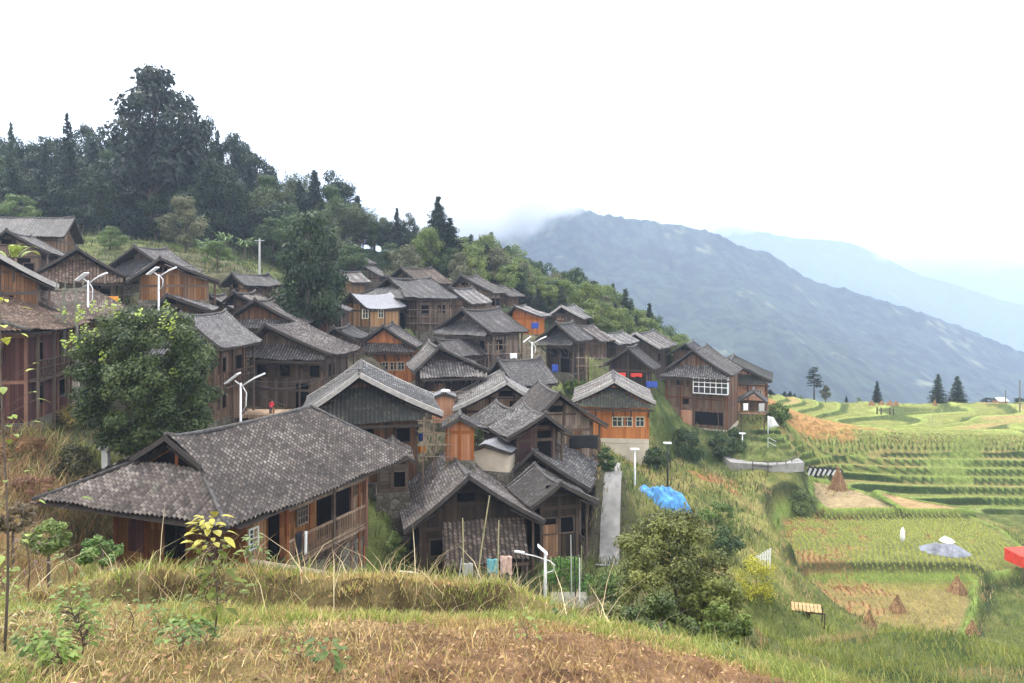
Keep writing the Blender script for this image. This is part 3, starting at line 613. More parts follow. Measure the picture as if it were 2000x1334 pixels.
# ---------------- roofs ----------------
def fprof(t): return 1.18 * t - .18 * t * t
def sheet(name, mat, pos, a0, a1, mask, slope, parent, Y, amp=.045, seed=0, jit=.012, tile=TILE):
    sub = 5 if Y < 62 else 3
    na = max(2, int(round((a1 - a0) / tile))) * sub + 1
    a = np.linspace(a0, a1, na)
    if Y < 62:
        k = int(math.ceil(slope / ROWT)); tt = np.sort(np.concatenate([np.arange(k) * ROWT, (np.arange(k) + 1) * ROWT - .012])) / slope; tt = tt[tt <= 1.0]
        tt = np.append(tt, 1.0)
        saw = np.where(np.arange(len(tt)) % 2 == 0, 0., .028)
    else:
        tt = np.linspace(0, 1, 9); saw = np.zeros(9)
    Tm, Am = np.meshgrid(tt, a, indexing='ij')
    x, y, z = pos(Am, Tm)
    ph = (Am - a0) / tile; cor = np.abs(np.sin(np.pi * ph)) ** .8 * amp
    ti = np.floor(ph).astype(int); ri = np.floor(Tm * slope / ROWT + .001).astype(int)
    rr = np.random.default_rng(seed + 5).random((400, 120))
    j = (rr[ti % 400, ri % 120] - .5) * 2 * jit
    wob = (vnoise(Am * .45 + seed, Tm * slope * .4, seed, 2) - .5) * .26 + (vnoise(Am * 1.6 + seed * 3, Tm * slope * .9, seed + 3, 2) - .5) * .06
    z = z + cor + saw[:, None] + j + wob
    idx = np.arange(Tm.size).reshape(Tm.shape)
    f = np.stack([idx[:-1, :-1], idx[1:, :-1], idx[1:, 1:], idx[:-1, 1:]], -1)
    ac = (Am[:-1, :-1] + Am[1:, 1:]) / 2; tc = (Tm[:-1, :-1] + Tm[1:, 1:]) / 2
    if mask is not None: f = f[mask(ac, tc)]
    f = f.reshape(-1, 4)
    V = np.stack([x.ravel(), y.ravel(), z.ravel()], 1)
    uv = np.stack([Am.ravel() + seed * 7.3, Tm.ravel() * slope], 1)
    return V, f, uv
def join(parts):
    V = []; Fq = []; U = []; n = 0
    for v, f, u in parts: V.append(v); Fq.append(f + n); U.append(u); n += len(v)
    return np.concatenate(V), np.concatenate(Fq), np.concatenate(U)

WSTY = {'y': ('frame_w', 2), 'w': ('frame_w', 2), 'd': (None, 1), 'g': ('white', 3)}
def window(root, h, plane, x0, y0, x1, y1, sty, big=False):
    """plane: ('f') front wall, ('r') right wall; sizes already local metres"""
    fm, nm = WSTY[sty]; mb = MB(); t = .07
    off = -.05
    def bx(m, a, b, c, d, lo, hi):
        if plane == 'f': m.box(a, b, h['ov'] + lo, h['ov'] + hi, c, d)
        else:
            X = h['wr'] - h['side']; m.box(X - hi, X - lo, a, b, c, d)
    bx(mb, x0 - t, x1 + t, y0 - t, y0, -.07, .02); bx(mb, x0 - t, x1 + t, y1, y1 + t, -.07, .02)
    bx(mb, x0 - t, x0, y0, y1, -.07, .02); bx(mb, x1, x1 + t, y0, y1, -.07, .02)
    for i in range(1, nm): a = x0 + (x1 - x0) * i / nm; bx(mb, a - .03, a + .03, y0, y1, -.055, .02)
    if nm > 1: c = y0 + (y1 - y0) * .62; bx(mb, x0, x1, c - .02, c + .02, -.05, .02)
    w_ = mb.build('window', M[fm] if fm else M['post'], root)
    p = MB(); bx(p, x0, x1, y0, y1, -.02, .02); p.build('pane', M['glass'] if fm else M['dark'], w_)
    return w_
def local(h, px, py, plane='f', off=0.):
    d = W3(px, py, 1.); u, v = h['u'], h['v']; A = h['A']
    if plane == 'f':
        s = (A.x * v[0] + A.y * v[1] + h['ov'] + off) / (d.x * v[0] + d.y * v[1]); q = d * s - A
        return q.x * u[0] + q.y * u[1], d.z * s - h['zb']
    X = h['wr'] - h['side'] + off
    s = (A.x * u[0] + A.y * u[1] + X) / (d.x * u[0] + d.y * u[1]); q = d * s - A
    return q.x * v[0] + q.y * v[1], d.z * s - h['zb']
def house(h, idx):
    A = h['A']; Y = h['Y']; wl, wr, drop, L, Hh, ov = h['wl'], h['wr'], h['drop'], h['L'], h['H'], h['ov']
    small = L < 3.5
    root = empty('wooden_house' if not small else 'wooden_hut', (A.x, A.y, h['zb']), -h['th'], label=h['label'], cat='house' if not small else 'hut', group='timber houses of the village')
    if h['key'] in ('g47', 'g50'): root.name = 'plastered_house'
    if h['key'] == 'g52': root.name = 'pavilion'; root['category'] = 'pavilion'; del root['group']
    if h['key'] in ('g43', 'g44', 'g39'): root.name = 'wooden_barn'; root['category'] = 'barn'
    if h['key'] == 'g28b': root.name = 'wooden_shed'; root['category'] = 'shed'
    if h['key'] == 'cab': root['category'] = 'cabin'
    seed = idx * 3 + 1
    tm = M[h['tile']]; kind = h['kind']; sk = h['sk']; tg = h.get('tg', .42); flat = h['tile'] == 'grey_sheet'
    rearv = L
    def sag(a): return .14 * (2 * (a / L) - 1) ** 2 + (.0 if small else .18 * np.clip((np.abs(2 * a / L - 1) - .82) / .18, 0, 1) ** 2)
    parts = []; amp = .015 if flat else .095
    for sd_, wv in ((-1, wl), (1, wr)):
        S = math.hypot(wv, drop)
        a0, a1 = (0, L) if kind != 'hip' else (-sk, L)
        def pos(a, t, sd_=sd_, wv=wv):
            return sd_ * wv * t, a, Hh - drop * fprof(t) + sag(np.clip(a, 0, L)) * (1 - .5 * t)
        mk = None; rh = h.get('rh', 0)
        if kind == 'hip':
            def mk(a, t): return ((a > 0) | ((t > tg) & (a > -sk * (t - tg) / (1 - tg)))) & (a < L - rh * (1 - t))
        parts.append(sheet('r', tm, pos, a0, a1, mk, S, root, Y, amp, seed + sd_, 0 if flat else .012, TILE if Y < 62 else .3))
    if kind == 'hip':
        S = math.hypot(sk + ov * .0, drop * (1 - fprof(tg)))
        def pos(a, q): return a, 0.0 + .25 - (sk + .25) * q, Hh - drop * fprof(tg + (1 - tg) * q) + .10
        def mk(a, q): return np.where(a < 0, -a < wl * (tg + (1 - tg) * q), a < wr * (tg + (1 - tg) * q))
        parts.append(sheet('r', tm, pos, -wl, wr, mk, S, root, Y, amp, seed + 9, .012, TILE if Y < 62 else .3))
    V, Fq, U = join(parts)
    roof = meshobj('roof', npmesh('roof', V, Fq, uv=U), tm, root)
    # ridge cap, raised at the ends
    rc = MB(); n = 14; pts = []
    for i in range(n + 1):
        a = (L - h.get('rh', 0)) * i / n; e = max(0, abs(2 * i / n - 1) - .8) / .2
        pts.append((0, a, Hh + float(sag(np.float64(a))) + .10 + .0 * e))
    if not flat:
        rc.tube(pts, .10 if Y < 60 else .13, 6)
        if h.get('orn'):
            a = L * .12
            for da in (-.3, 0, .3): rc.box(-.08, .08, a + da - .12, a + da + .12, Hh + .2, Hh + .55 - abs(da) * .5)
        if kind == 'hip':
            for wv, s_ in ((wl, -1), (wr, 1)):
                rc.tube([(s_ * wv * t, -sk * (t - tg) / (1 - tg) + (.25 if t == tg else 0), Hh - drop * fprof(t) + .16 + .0) for t in np.linspace(tg, 1.0, 7)], .09, 6)
        if h.get('rh'):
            for wv, s_ in ((wl, -1), (wr, 1)): rc.tube([(s_ * wv * t, L - h['rh'] * (1 - t), Hh - drop * fprof(t) + .2) for t in np.linspace(0, 1.0, 7)], .09, 6)
        rc.build('ridge_cap', M['ridge'], roof, True)
    # timber underside, gable boards, rafters' ends
    dk = MB(); nseg = 6
    for s_, wv in ((-1, wl), (1, wr)):
        for i in range(nseg):
            t0, t1 = i / nseg, (i + 1) / nseg
            z0 = Hh - drop * fprof(t0) - .07; z1 = Hh - drop * fprof(t1) - .07
            fa = .03
            if kind == 'hip' and t0 >= tg - .01: fa = -sk * (t0 - tg) / (1 - tg) + .05
            dk.poly([(s_ * wv * t0, fa, z0), (s_ * wv * t1, fa, z1), (s_ * wv * t1, L - .03 - h.get('rh', 0) * (1 - t1), z1), (s_ * wv * t0, L - .03 - h.get('rh', 0) * (1 - t0), z0)])
        if not small:
            na = int(L / .55)
            for i in range(na + 1):
                a = .1 + i * (L - .2) / na
                dk.bar((s_ * wv * .55, a, Hh - drop * fprof(.55) - .13), (s_ * wv * .985, a, Hh - drop * fprof(.985) - .12), .07, .09)
    if kind == 'hip':
        dk.poly([(-wl * tg, .2, Hh - drop * fprof(tg) - .0), (wr * tg, .2, Hh - drop * fprof(tg) - .0), (wr, -sk + .05, Hh - drop - .04), (-wl, -sk + .05, Hh - drop - .04)])
    dk.build('rafters', M['rafter'], roof)
    for ya in ((0.,) if Y > 90 or h.get('rh') else (0., L)):
        bb = MB()
        for s_, wv in ((-1, wl), (1, wr)):
            tm_ = tg if (kind == 'hip' and ya == 0.) else 1.
            for i in range(6):
                t0, t1 = i / 6 * tm_, (i + 1) / 6 * tm_
                sg = float(sag(np.float64(0.)))
                bb.bar((s_ * wv * t0, ya, Hh - drop * fprof(t0) - .06 + sg * (1 - .5 * t0)), (s_ * wv * t1, ya, Hh - drop * fprof(t1) - .06 + sg * (1 - .5 * t1)), .06, .20)
                if h['barge'] == 'barge':
                    bb.bar((s_ * wv * t0, ya + .12, Hh - drop * fprof(t0) + .09 + sg * (1 - .5 * t0)), (s_ * wv * t1, ya + .12, Hh - drop * fprof(t1) + .09 + sg * (1 - .5 * t1)), .26, .09)
        bb.build('bargeboard', M[h['barge']], roof)
    # walls
    xl, xr = -wl + h['side'], wr - h['side']; y0, y1 = ov, L - .6 - h.get('rh', 0)
    zpl = 0
    wm = M[h['wall']] if h['wall'] in M else None
    ztop = lambda x: Hh - drop * fprof(abs(x) / (wl if x < 0 else wr)) - .12
    zlow = h.get('open_low', 0)
    if wm:
        wb = MB()
        if h.get('plaster'): zpl = local(h, 0.5 * (h['A'].x / Y * F + 1000) + 500, h['plaster'])[1] if False else (HY - h['plaster']) / F * (Y + ov) - h['zb']
        xs = sorted({xl, xl * .5, 0, xr * .5, xr})
        for yy, fl in ((y0, 1), (y1, -1)):
            P = [(xl, yy, zpl), (xr, yy, zpl)] + [(x, yy, ztop(x)) for x in reversed(xs)]
            if fl < 0: P = P[::-1]
            wb.poly(P, [(p[0] + 50, p[2]) for p in P])
        for xx, fl in ((xl, 1), (xr, -1)):
            P = [(xx, y0, zpl), (xx, y0, ztop(xx)), (xx, y1, ztop(xx)), (xx, y1, zpl)]
            if fl < 0: P = P[::-1]
            wb.poly(P, [(p[1] + 80, p[2]) for p in P])
        wb.build('wall', wm, root)
        if zpl > 0:
            pb = MB(); pb.box(xl - .04, xr + .04, y0 - .04, y1 + .04, -3.2, zpl); pb.build('base_wall', M['plaster'], root)
        else:
            pb = MB(); pb.box(xl - .12, xr + .12, y0 - .12, y1 + .12, -3.0, .18); pb.build('foundation', M[h['base_mat']], root)
    if h['frame']:
        fb = MB(); nx = max(2, int(round((xr - xl) / 1.9))); ny = max(2, int(round((y1 - y0) / 2.2))); zb0 = zpl if wm else -2.6
        pr = .05
        for i in range(nx + 1):
            x = xl + (xr - xl) * i / nx; x = min(max(x, xl + .02), xr - .02)
            fb.box(x - .08, x + .08, y0 - pr, y0 + .06, zb0, ztop(x) - .02)
            fb.box(x - .08, x + .08, y1 - .06, y1 + pr, zb0, ztop(x) - .02)
        for i in range(1, ny):
            y = y0 + (y1 - y0) * i / ny
            fb.box(xr - .06, xr + pr, y - .08, y + .08, zb0, ztop(xr) - .02); fb.box(xl - pr, xl + .06, y - .08, y + .08, zb0, ztop(xl) - .02)
        ze = Hh - drop; zz = ze - .25; lv = []
        while zz > zpl + 1.2: lv.append(zz); zz -= 2.35
        if not lv: lv = [ze - .2]
        for z in lv:
            fb.box(xl - .045, xr + .045, y0 - .042, y0 + .05, z - .09, z + .09); fb.box(xr - .05, xr + .042, y0, y1, z - .09, z + .09); fb.box(xl - .042, xl + .05, y0, y1, z - .09, z + .09)
        if wm: fb.build('timber_frame', M[h['frame']], root)
        # eaves posts / gallery on roomy houses
        if wm and Y < 88 and not small and h['side'] >= .9 and not h.get('big') and h['key'] not in ('g41',):
            nn = max(3, int(L / 2.6))
            for i in range(nn + 1):
                y = y0 + (y1 - y0) * i / nn
                p = MB(); p.box(wr - .42, wr - .30, y - .06, y + .06, -1.2, Hh - drop * fprof((wr - .36) / wr) - .1); p.build('post', M['post'], root)
            rl = MB(); zr = ze - 2.5 if ze > 3.4 else 0
            for z in (zr + .95, zr + .55, zr): rl.box(wr - .40, wr - .32, y0, y1, z - .03, z + .03)
            k = int((y1 - y0) / .3)
            for i in range(k + 1):
                y = y0 + (y1 - y0) * i / k; rl.box(wr - .38, wr - .34, y - .02, y + .02, zr, zr + .95)
            rl.box(xr, wr - .30, y0, y1, zr - .1, zr - .02)
            rl.build('gallery_railing', M['post'], root)
    # pent roof under the gable
    if kind == 'pent' and not small:
        skt = h.get('skt', .5); zt = Hh - drop * fprof(skt) - .2; zbt = Hh - drop - .32
        S = math.hypot(sk, zt - zbt); hl, hr = xl - .45, xr + .45
        def pos(a, q): return a, ov + .03 - (sk) * q, zt + (zbt - zt) * q - .12 * np.sin(np.pi * q)
        def mk(a, q):
            zz = zt + (zbt - zt) * q; lim = np.where(a < 0, -a / wl, a / wr)
            return zz + .10 < Hh - drop * fprof(np.clip(lim, 0, 1)) - .1
        v = sheet('p', tm, pos, hl, hr, mk, S, root, Y, amp * 1.3, seed + 17, .014, TILE if Y < 62 else .3)
        pr_ = meshobj('pent_roof', npmesh('pent_roof', v[0], v[1], uv=v[2]), M[h.get('skm', h['tile'])], root)
        b2 = MB(); b2.box(hl + .02, hr - .02, ov - sk + .02, ov - sk + .1, zbt - .22, zbt - .06)
        for i in range(5): x = xl + (xr - xl) * i / 4; b2.bar((x, ov, zbt - .9), (x, ov - sk + .1, zbt - .15), .1)
        b2.build('pent_bracket', M['rafter'], pr_)
    if kind in ('plain', 'hip') and wm and not small and h['wall'] not in ('plaster',) and Y < 110:
        # lattice of poles and a dark loft opening in the gable
        g = MB(); zz = Hh - drop * .62
        if kind == 'plain':
            g.box(xl * .55, xr * .55, y0 - .06, y0 - .045, zz, zz + .1)
            g.build('gable_beam', M['post'], root)
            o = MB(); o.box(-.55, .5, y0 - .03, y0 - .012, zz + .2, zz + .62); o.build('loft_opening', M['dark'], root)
    # windows and doors
    for q in h['win']:
        pl, ax, ay, bx_, by_, st = q
        a0, z1 = local(h, ax, ay, pl); a1, z0 = local(h, bx_, by_, pl)
        window(root, h, pl, min(a0, a1), min(z0, z1), max(a0, a1), max(z0, z1), st)
    if h.get('vent'):
        q = h['vent']; a0, z1 = local(h, q[0], q[1], 'f', -.9); a1, z0 = local(h, q[2], q[3], 'f', -.9)
    if wm and not h['win'] and not small and not h.get('big') and h['wall'] != 'plaster':
        rs = random.Random(idx); ze = Hh - drop; lv = [ze - 1.6] + ([ze - 3.9] if ze > 4.6 else [])
        for z in lv:
            if z < .5: continue
            nn = 3 if (xr - xl) > 5 else 2
            for i in range(nn):
                if rs.random() < .25: continue
                x = xl + (xr - xl) * (i + .5) / nn + rs.uniform(-.3, .3); window(root, h, 'f', x - .4, x + .4, z, z + .8, 'd') if False else window(root, h, 'f', x - .38, z, x + .38, z + .8, 'd')
            nn = max(2, int((y1 - y0) / 2.6))
            for i in range(nn):
                if rs.random() < .35: continue
                y = y0 + (y1 - y0) * (i + .5) / nn; window(root, h, 'r', y - .45, z, y + .45, z + .9, 'd')
        dmb = MB(); x = xl + (xr - xl) * rs.choice([.3, .7]); dmb.box(x - .5, x + .5, y0 - .03, y0 + .02, .19, 2.0); dmb.build('door', M['dark'] if rs.random() < .6 else M['w_brown'], root)
    h['root'] = root
    return root
for i, h in enumerate(HS): house(h, i)
# ---------------- trees ----------------
def leafquads(P, size, nrm, rg, asp=.6, jit=.5):
    """one small diamond leaf cluster per point, loosely facing nrm"""
    n = len(P); d = nrm + rg.normal(0, jit, (n, 3)); d /= np.linalg.norm(d, axis=1)[:, None] + 1e-9
    a = rg.normal(size=(n, 3)); a -= (a * d).sum(1)[:, None] * d; a /= np.linalg.norm(a, axis=1)[:, None] + 1e-9
    b = np.cross(d, a); s = (size * rg.uniform(.6, 1.3, n))[:, None]
    V = np.stack([P - a * s, P - b * s * asp + a * s * .1, P + a * s, P + b * s * asp + a * s * .1], 1).reshape(-1, 3)
    return V, np.arange(n * 4).reshape(n, 4)
def blobcrown(blobs, n, size, cols, rg, fill=.45, low=.0):
    B = np.array(blobs); A = (B[:, 3] * B[:, 4]); A = A / A.sum()
    bi = rg.choice(len(B), n, p=A); d = rg.normal(size=(n, 3)); d /= np.linalg.norm(d, axis=1)[:, None]
    r = (fill + (1 - fill) * rg.random(n) ** .5) * (1 + .13 * rg.normal(size=n))
    P = B[bi, :3] + d * B[bi, 3:6] * r[:, None]
    nn = d.copy(); nn[:, 2] += .5
    V, f = leafquads(P, size, nn, rg)
    bc = rg.random(len(B)); t = np.clip(bc[bi] * .6 + rg.random(n) * .4, 0, 1)[:, None]
    c = np.array(cols[0]) * (1 - t) + np.array(cols[1]) * t
    return V, f, np.repeat(c, 4, 0)
PROTO = {}
def proto(kind, seed):
    key = (kind, seed)
    if key in PROTO: return PROTO[key]
    rg = np.random.default_rng(seed * 31 + len(kind) * 7); H_ = 12.; tr = MB(); blobs = []
    if kind in ('broad', 'dark', 'light', 'tan', 'giant', 'ever', 'shrub'):
        z0 = {'shrub': .12, 'giant': .28, 'ever': .08}.get(kind, .2); Rm = {'giant': 4.3, 'ever': 4.4, 'shrub': 6.}.get(kind, 4.4)
        nb = {'giant': 46, 'ever': 44}.get(kind, 30)
        for i in range(nb):
            z = rg.uniform(z0, .95) ; q = (z - z0) / (.97 - z0)
            if kind == 'ever': env = (1 - q ** 3.2) ** .6 * (.85 + .15 * min(1, q * 5))
            else: env = math.sin(math.pi * min(1, max(.02, q * .86 + .12))) ** .6
            a = rg.uniform(0, 6.28); rad = Rm * env * math.sqrt(rg.random()) * .92; br = rg.uniform(.09, .17) * H_ * (.8 if kind == 'giant' else 1) * (.7 + .3 * env)
            blobs.append((rad * math.cos(a), rad * math.sin(a), z * H_, br, br, br * rg.uniform(.55, .85)))
        blobs.append((rg.normal() * .3, rg.normal() * .3, .93 * H_, 1.1, 1.1, .9))
        tr.tube([(0, 0, -1), (.1, 0, H_ * .3), (-.1, .1, H_ * .6), (0, 0, H_ * .88)], [.34, .27, .16, .05], 7)
        for b in blobs[:14]:
            zb_ = max(.12 * H_, b[2] * .55); tr.tube([(0, 0, zb_), (b[0] * .5, b[1] * .5, (zb_ + b[2]) * .52), (b[0] * .95, b[1] * .95, b[2])], [.12, .08, .03], 5)
        cols = {'broad': ((.03, .06, .02), (.08, .12, .035)), 'dark': ((.014, .028, .016), (.04, .062, .03)), 'giant': ((.014, .022, .016), (.034, .045, .03)),
                'light': ((.07, .12, .025), (.22, .26, .07)), 'tan': ((.08, .09, .045), (.17, .165, .085)), 'ever': ((.014, .03, .014), (.045, .07, .028)), 'shrub': ((.06, .11, .03), (.16, .22, .07))}[kind]
        V, f, c = blobcrown(blobs, {'giant': 11000, 'ever': 11000}.get(kind, 6500), .22, cols, rg)
    elif kind in ('fir', 'pine', 'column', 'palefir'):
        tr.tube([(0, 0, -1), (0, 0, H_ * .5), (0, 0, H_ * .98)], [.22, .14, .03], 6)
        P = []; Nn = []; Rm = {'fir': 2.7, 'palefir': 2.7, 'pine': 2.6, 'column': 1.7}[kind]; nt_ = {'pine': 9}.get(kind, 26)
        for i in range(nt_):
            q = (i + .5) / nt_; z = (.1 + .88 * q) * H_ if kind != 'pine' else (.42 + .54 * q) * H_
            env = {'fir': (1 - q) ** .85, 'palefir': (1 - q) ** .85, 'pine': (.55 + .45 * math.sin(q * 3)) * (1.25 - q), 'column': math.sin(math.pi * (q * .8 + .18)) ** .5 * (1 - q ** 4)}[kind]
            nbch = max(4, int(9 * env + 4)) if kind != 'pine' else 5
            for k in range(nbch):
                a = rg.uniform(0, 6.28); L_ = Rm * env * rg.uniform(.6, 1.12) + .15
                if kind != 'column' and L_ > .8: tr.tube([(0, 0, z), (L_ * .9 * math.cos(a), L_ * .9 * math.sin(a), z - .25 * L_ * .5)], [.035, .012], 3, False)
                m = int(14 + 26 * L_ / Rm) if kind != 'pine' else 60
                s = rg.random(m) ** .6 * L_
                if kind == 'pine': s = L_ * (.45 + .55 * rg.random(m))
                sp = .18 * (1 + s) * (1.6 if kind == 'pine' else 1)
                P.append(np.stack([s * math.cos(a) + rg.normal(0, 1, m) * sp * .5, s * math.sin(a) + rg.normal(0, 1, m) * sp * .5, z - .22 * s + rg.normal(0, .10, m) + (.35 * s if kind == 'column' else 0)], 1))
        P = np.concatenate(P); nn = np.zeros_like(P); nn[:, 2] = 1
        V, f = leafquads(P, .24, nn, rg, .45, .5)
        cols = {'palefir': ((.03, .05, .03), (.07, .1, .05))}.get(kind, ((.012, .026, .016), (.035, .055, .03)))
        t = np.clip(rg.random(len(P)) * .6 + .4 * vnoise(P[:, 0] * 2 + 50, P[:, 2] * 2, seed), 0, 1)[:, None]
        c = np.repeat(np.array(cols[0]) * (1 - t) + np.array(cols[1]) * t, 4, 0)
    elif kind == 'bamboo':
        P = []
        for i in range(22):
            a = rg.uniform(0, 6.28); r0 = rg.uniform(0, 1.2); lean = rg.uniform(.8, 2.6); hh = H_ * rg.uniform(.72, 1.)
            q = np.linspace(0, 1, 7); cx = r0 * math.cos(a) + math.cos(a) * lean * q ** 2.4; cy = r0 * math.sin(a) + math.sin(a) * lean * q ** 2.4; cz = hh * (q - .10 * q ** 4)
            tr.tube(list(zip(cx, cy, cz)), [.05, .05, .045, .04, .03, .02, .008], 4, False)
            m = 330; s = .35 + .65 * rg.random(m); px_ = np.interp(s, q, cx); py_ = np.interp(s, q, cy); pz_ = np.interp(s, q, cz); w_ = .55 * np.sin(np.pi * np.clip(s * .9, 0, 1)) + .08
            P.append(np.stack([px_ + rg.normal(0, 1, m) * w_, py_ + rg.normal(0, 1, m) * w_, pz_ + rg.normal(0, .3, m) - .2], 1))
        P = np.concatenate(P); nn = np.zeros_like(P); nn[:, 2] = 1
        V, f = leafquads(P, .22, nn, rg, .3, .6)
        t = rg.random(len(P))[:, None]; c = np.repeat(np.array((.05, .075, .025)) * (1 - t) + np.array((.14, .17, .07)) * t, 4, 0)
    crown = npmesh('crown', V, f, col=c); crown.materials.append(M['leaf'])
    tro = tr.build('trunk', M['bark'], None, True); trunk = tro.data; bpy.data.objects.remove(tro)
    PROTO[key] = (trunk, crown); return PROTO[key]
WIDTH = {'broad': 10.4, 'dark': 10.4, 'light': 10.4, 'tan': 10.4, 'giant': 10.6, 'ever': 10.6, 'shrub': 13, 'fir': 5.6, 'palefir': 5.6, 'pine': 6.4, 'column': 3.6, 'bamboo': 7.5}
NM = {'fir': 'conifer_tree', 'palefir': 'conifer_tree', 'pine': 'pine_tree', 'column': 'conifer_tree', 'bamboo': 'bamboo_clump', 'shrub': 'shrub'}
def tree(kind, px, ytop, Y, wpx, label, group=None, seed=0, name=None, hmin=2., x=None, ground_z=None):
    X = (px - 1000) / F * Y; z = gz(X, Y) if ground_z is None else ground_z; Ht = max(hmin, (HY - ytop) / F * Y - z); Wm = wpx / F * Y
    if group: Wm = min(Wm, Ht * .95)
    name = name or NM.get(kind, 'broadleaf_tree')
    o = empty(name, (X, Y, z), seed * 1.7, label=label, cat={'conifer_tree': 'conifer', 'pine_tree': 'pine', 'bamboo_clump': 'bamboo', 'shrub': 'shrub'}.get(name, 'tree'), group=group)
    tk, cr = proto(kind, seed % 4 if kind not in ('giant', 'ever') else seed)
    for n_, me in (('trunk', tk), ('crown', cr)): link(bpy.data.objects.new(n_, me), o)
    o.scale = (Wm / WIDTH[kind], Wm / WIDTH[kind], Ht / 12.2)
    return o
# the trees one can name
tree('giant', 295, 118, 112, 225, 'giant dark tree towering over the wood, tallest in the photo', seed=1, name='giant_tree')
tree('dark', 398, 225, 116, 90, 'dark tree leaning against the right side of the giant tree', seed=2)
tree('fir', 132, 212, 112, 62, 'narrow pointed conifer left of the giant tree', seed=1)
tree('fir', 88, 275, 116, 50, 'small pointed conifer between the bare-topped one and the narrow one', seed=2)
tree('palefir', 22, 232, 118, 46, 'bare-topped thin conifer at the far left skyline', seed=3)
tree('tan', 364, 382, 96, 105, 'olive tan round tree standing before the dark wood', seed=1)
tree('ever', 602, 408, 72, 165, 'big dense dark evergreen in the middle of the upper village', seed=2, name='evergreen_tree')
tree('column', 856, 378, 116, 48, 'tall column-shaped conifer with a see-through top, left of the mountain', seed=1)
tree('column', 878, 422, 113, 54, 'thick dark column-shaped conifer touching the right side of the tallest one', seed=2)
tree('fir', 775, 402, 122, 48, 'left one of two rounded dark conifers above the green broadleaf tree', seed=0)
tree('dark', 800, 412, 122, 46, 'right one of two rounded dark conifers above the green broadleaf tree', seed=3)
tree('light', 838, 440, 112, 80, 'fresh green broadleaf tree left of the column-shaped conifers', seed=2)
tree('tan', 790, 478, 108, 90, 'dull olive feathery tree above the brown-roofed upper house', seed=2)
tree('fir', 615, 328, 124, 70, 'pointed conifer rising over the bamboo behind the big evergreen', seed=3)
tree('fir', 583, 352, 122, 44, 'smaller pointed conifer left of the one rising over the bamboo', seed=1)
tree('pine', 918, 455, 118, 26, 'small thin pine on the skyline right of the column-shaped conifers', seed=1)
tree('fir', 1268, 588, 112, 50, 'pointed dark conifer at the right end of the village wood', seed=0)
tree('palefir', 1222, 560, 114, 74, 'airy greyish pine left of the pointed dark conifer', seed=2)
tree('pine', 1160, 540, 118, 60, 'airy pine on the crest above the white-gabled house', seed=3)
tree('dark', 1128, 520, 120, 60, 'dark round-topped pine on the crest of the wood', seed=1)
tree('light', 1262, 652, 104, 44, 'pale green bush at the foot of the pointed dark conifer', seed=3)
tree('light', 1318, 655, 108, 60, 'round light green tree behind the small dark roof at the right', seed=1)
tree('light', 1350, 672, 106, 40, 'low pale tree peeping over the tall reddish-brown house', seed=0)
tree('pine', 1590, 712, 128, 46, 'lone flat-topped pine on the field crest', seed=0)
tree('tan', 1612, 752, 127, 24, 'small bushy tree right of the lone flat-topped pine', seed=3, hmin=1)
tree('fir', 1713, 742, 130, 24, 'single dark cone-shaped conifer behind the straw heaps on the crest', seed=2, hmin=1)
tree('palefir', 1832, 728, 134, 44, 'left tree of the big pair of pines on the crest', seed=1)
tree('palefir', 1870, 732, 134, 50, 'right tree of the big pair of pines on the crest', seed=3)
tree('dark', 1928, 776, 134, 30, 'round dark bush on the crest right of the big pair of pines', seed=2, hmin=1)
tree('dark', 1992, 775, 128, 26, 'dark bush at the right edge of the field crest', seed=1, hmin=1)
for i, (px, yt, w_, l) in enumerate(((1532, 764, 14, 'first'), (1543, 763, 13, 'second'), (1552, 768, 10, 'third'))):
    tree('fir', px, yt, 124, w_, l + ' of three tiny conifers on the crest right of the salmon house', seed=i, hmin=.8)
tree('fir', 1504, 760, 124, 22, 'dark little conifer touching the right wall of the salmon house', seed=1, hmin=.8)
tree('fir', 1653, 772, 128, 9, 'tiny conifer on the crest left of the cone-shaped one', seed=2, hmin=.6)
tree('shrub', 1564, 779, 124, 12, 'tiny dark bush on the crest left of the lone pine', seed=1, hmin=.5)
tree('shrub', 1677, 776, 128, 12, 'tiny dark bush on the crest just left of the cone-shaped conifer', seed=3, hmin=.5)
tree('shrub', 425, 468, 84, 75, 'blue-green bush tree below the fronded plants on the upper bank', seed=2)
tree('shrub', 215, 440, 90, 70, 'pale shrub on the bank below the dark wood', seed=1)
tree('shrub', 30, 380, 104, 110, 'pale misty bamboo-like tree at the left edge above the long low house', seed=3)
# the wood behind the village
SIL = [(-320, 330), (-100, 300), (0, 278), (60, 292), (150, 275), (190, 255), (240, 300), (300, 300), (400, 262), (440, 285), (500, 322), (545, 358), (600, 350), (660, 372), (700, 402), (740, 412), (800, 445), (860, 450), (900, 462), (960, 480), (1000, 502), (1040, 532), (1100, 548), (1150, 556), (1200, 582), (1260, 625), (1310, 668), (1350, 700)]
sx = [p[0] for p in SIL]; sy = [p[1] for p in SIL]
rs = random.Random(3); cnt = 0
WOODL = {'dark': 'dark broadleaf tree in the dense wood above the left of the village', 'fir': 'pointed dark conifer standing in the wood above the village',
         'bamboo': 'soft grey-green bamboo clump in the wood above the middle of the village', 'light': 'yellow-green leafy tree in the wood on the slope above the right of the village',
         'broad': 'mid-green leafy tree in the wood above the village', 'tan': 'brownish green tree among the yellow-green wood on the slope', 'palefir': 'airy grey-green pine on the slope above the right of the village'}
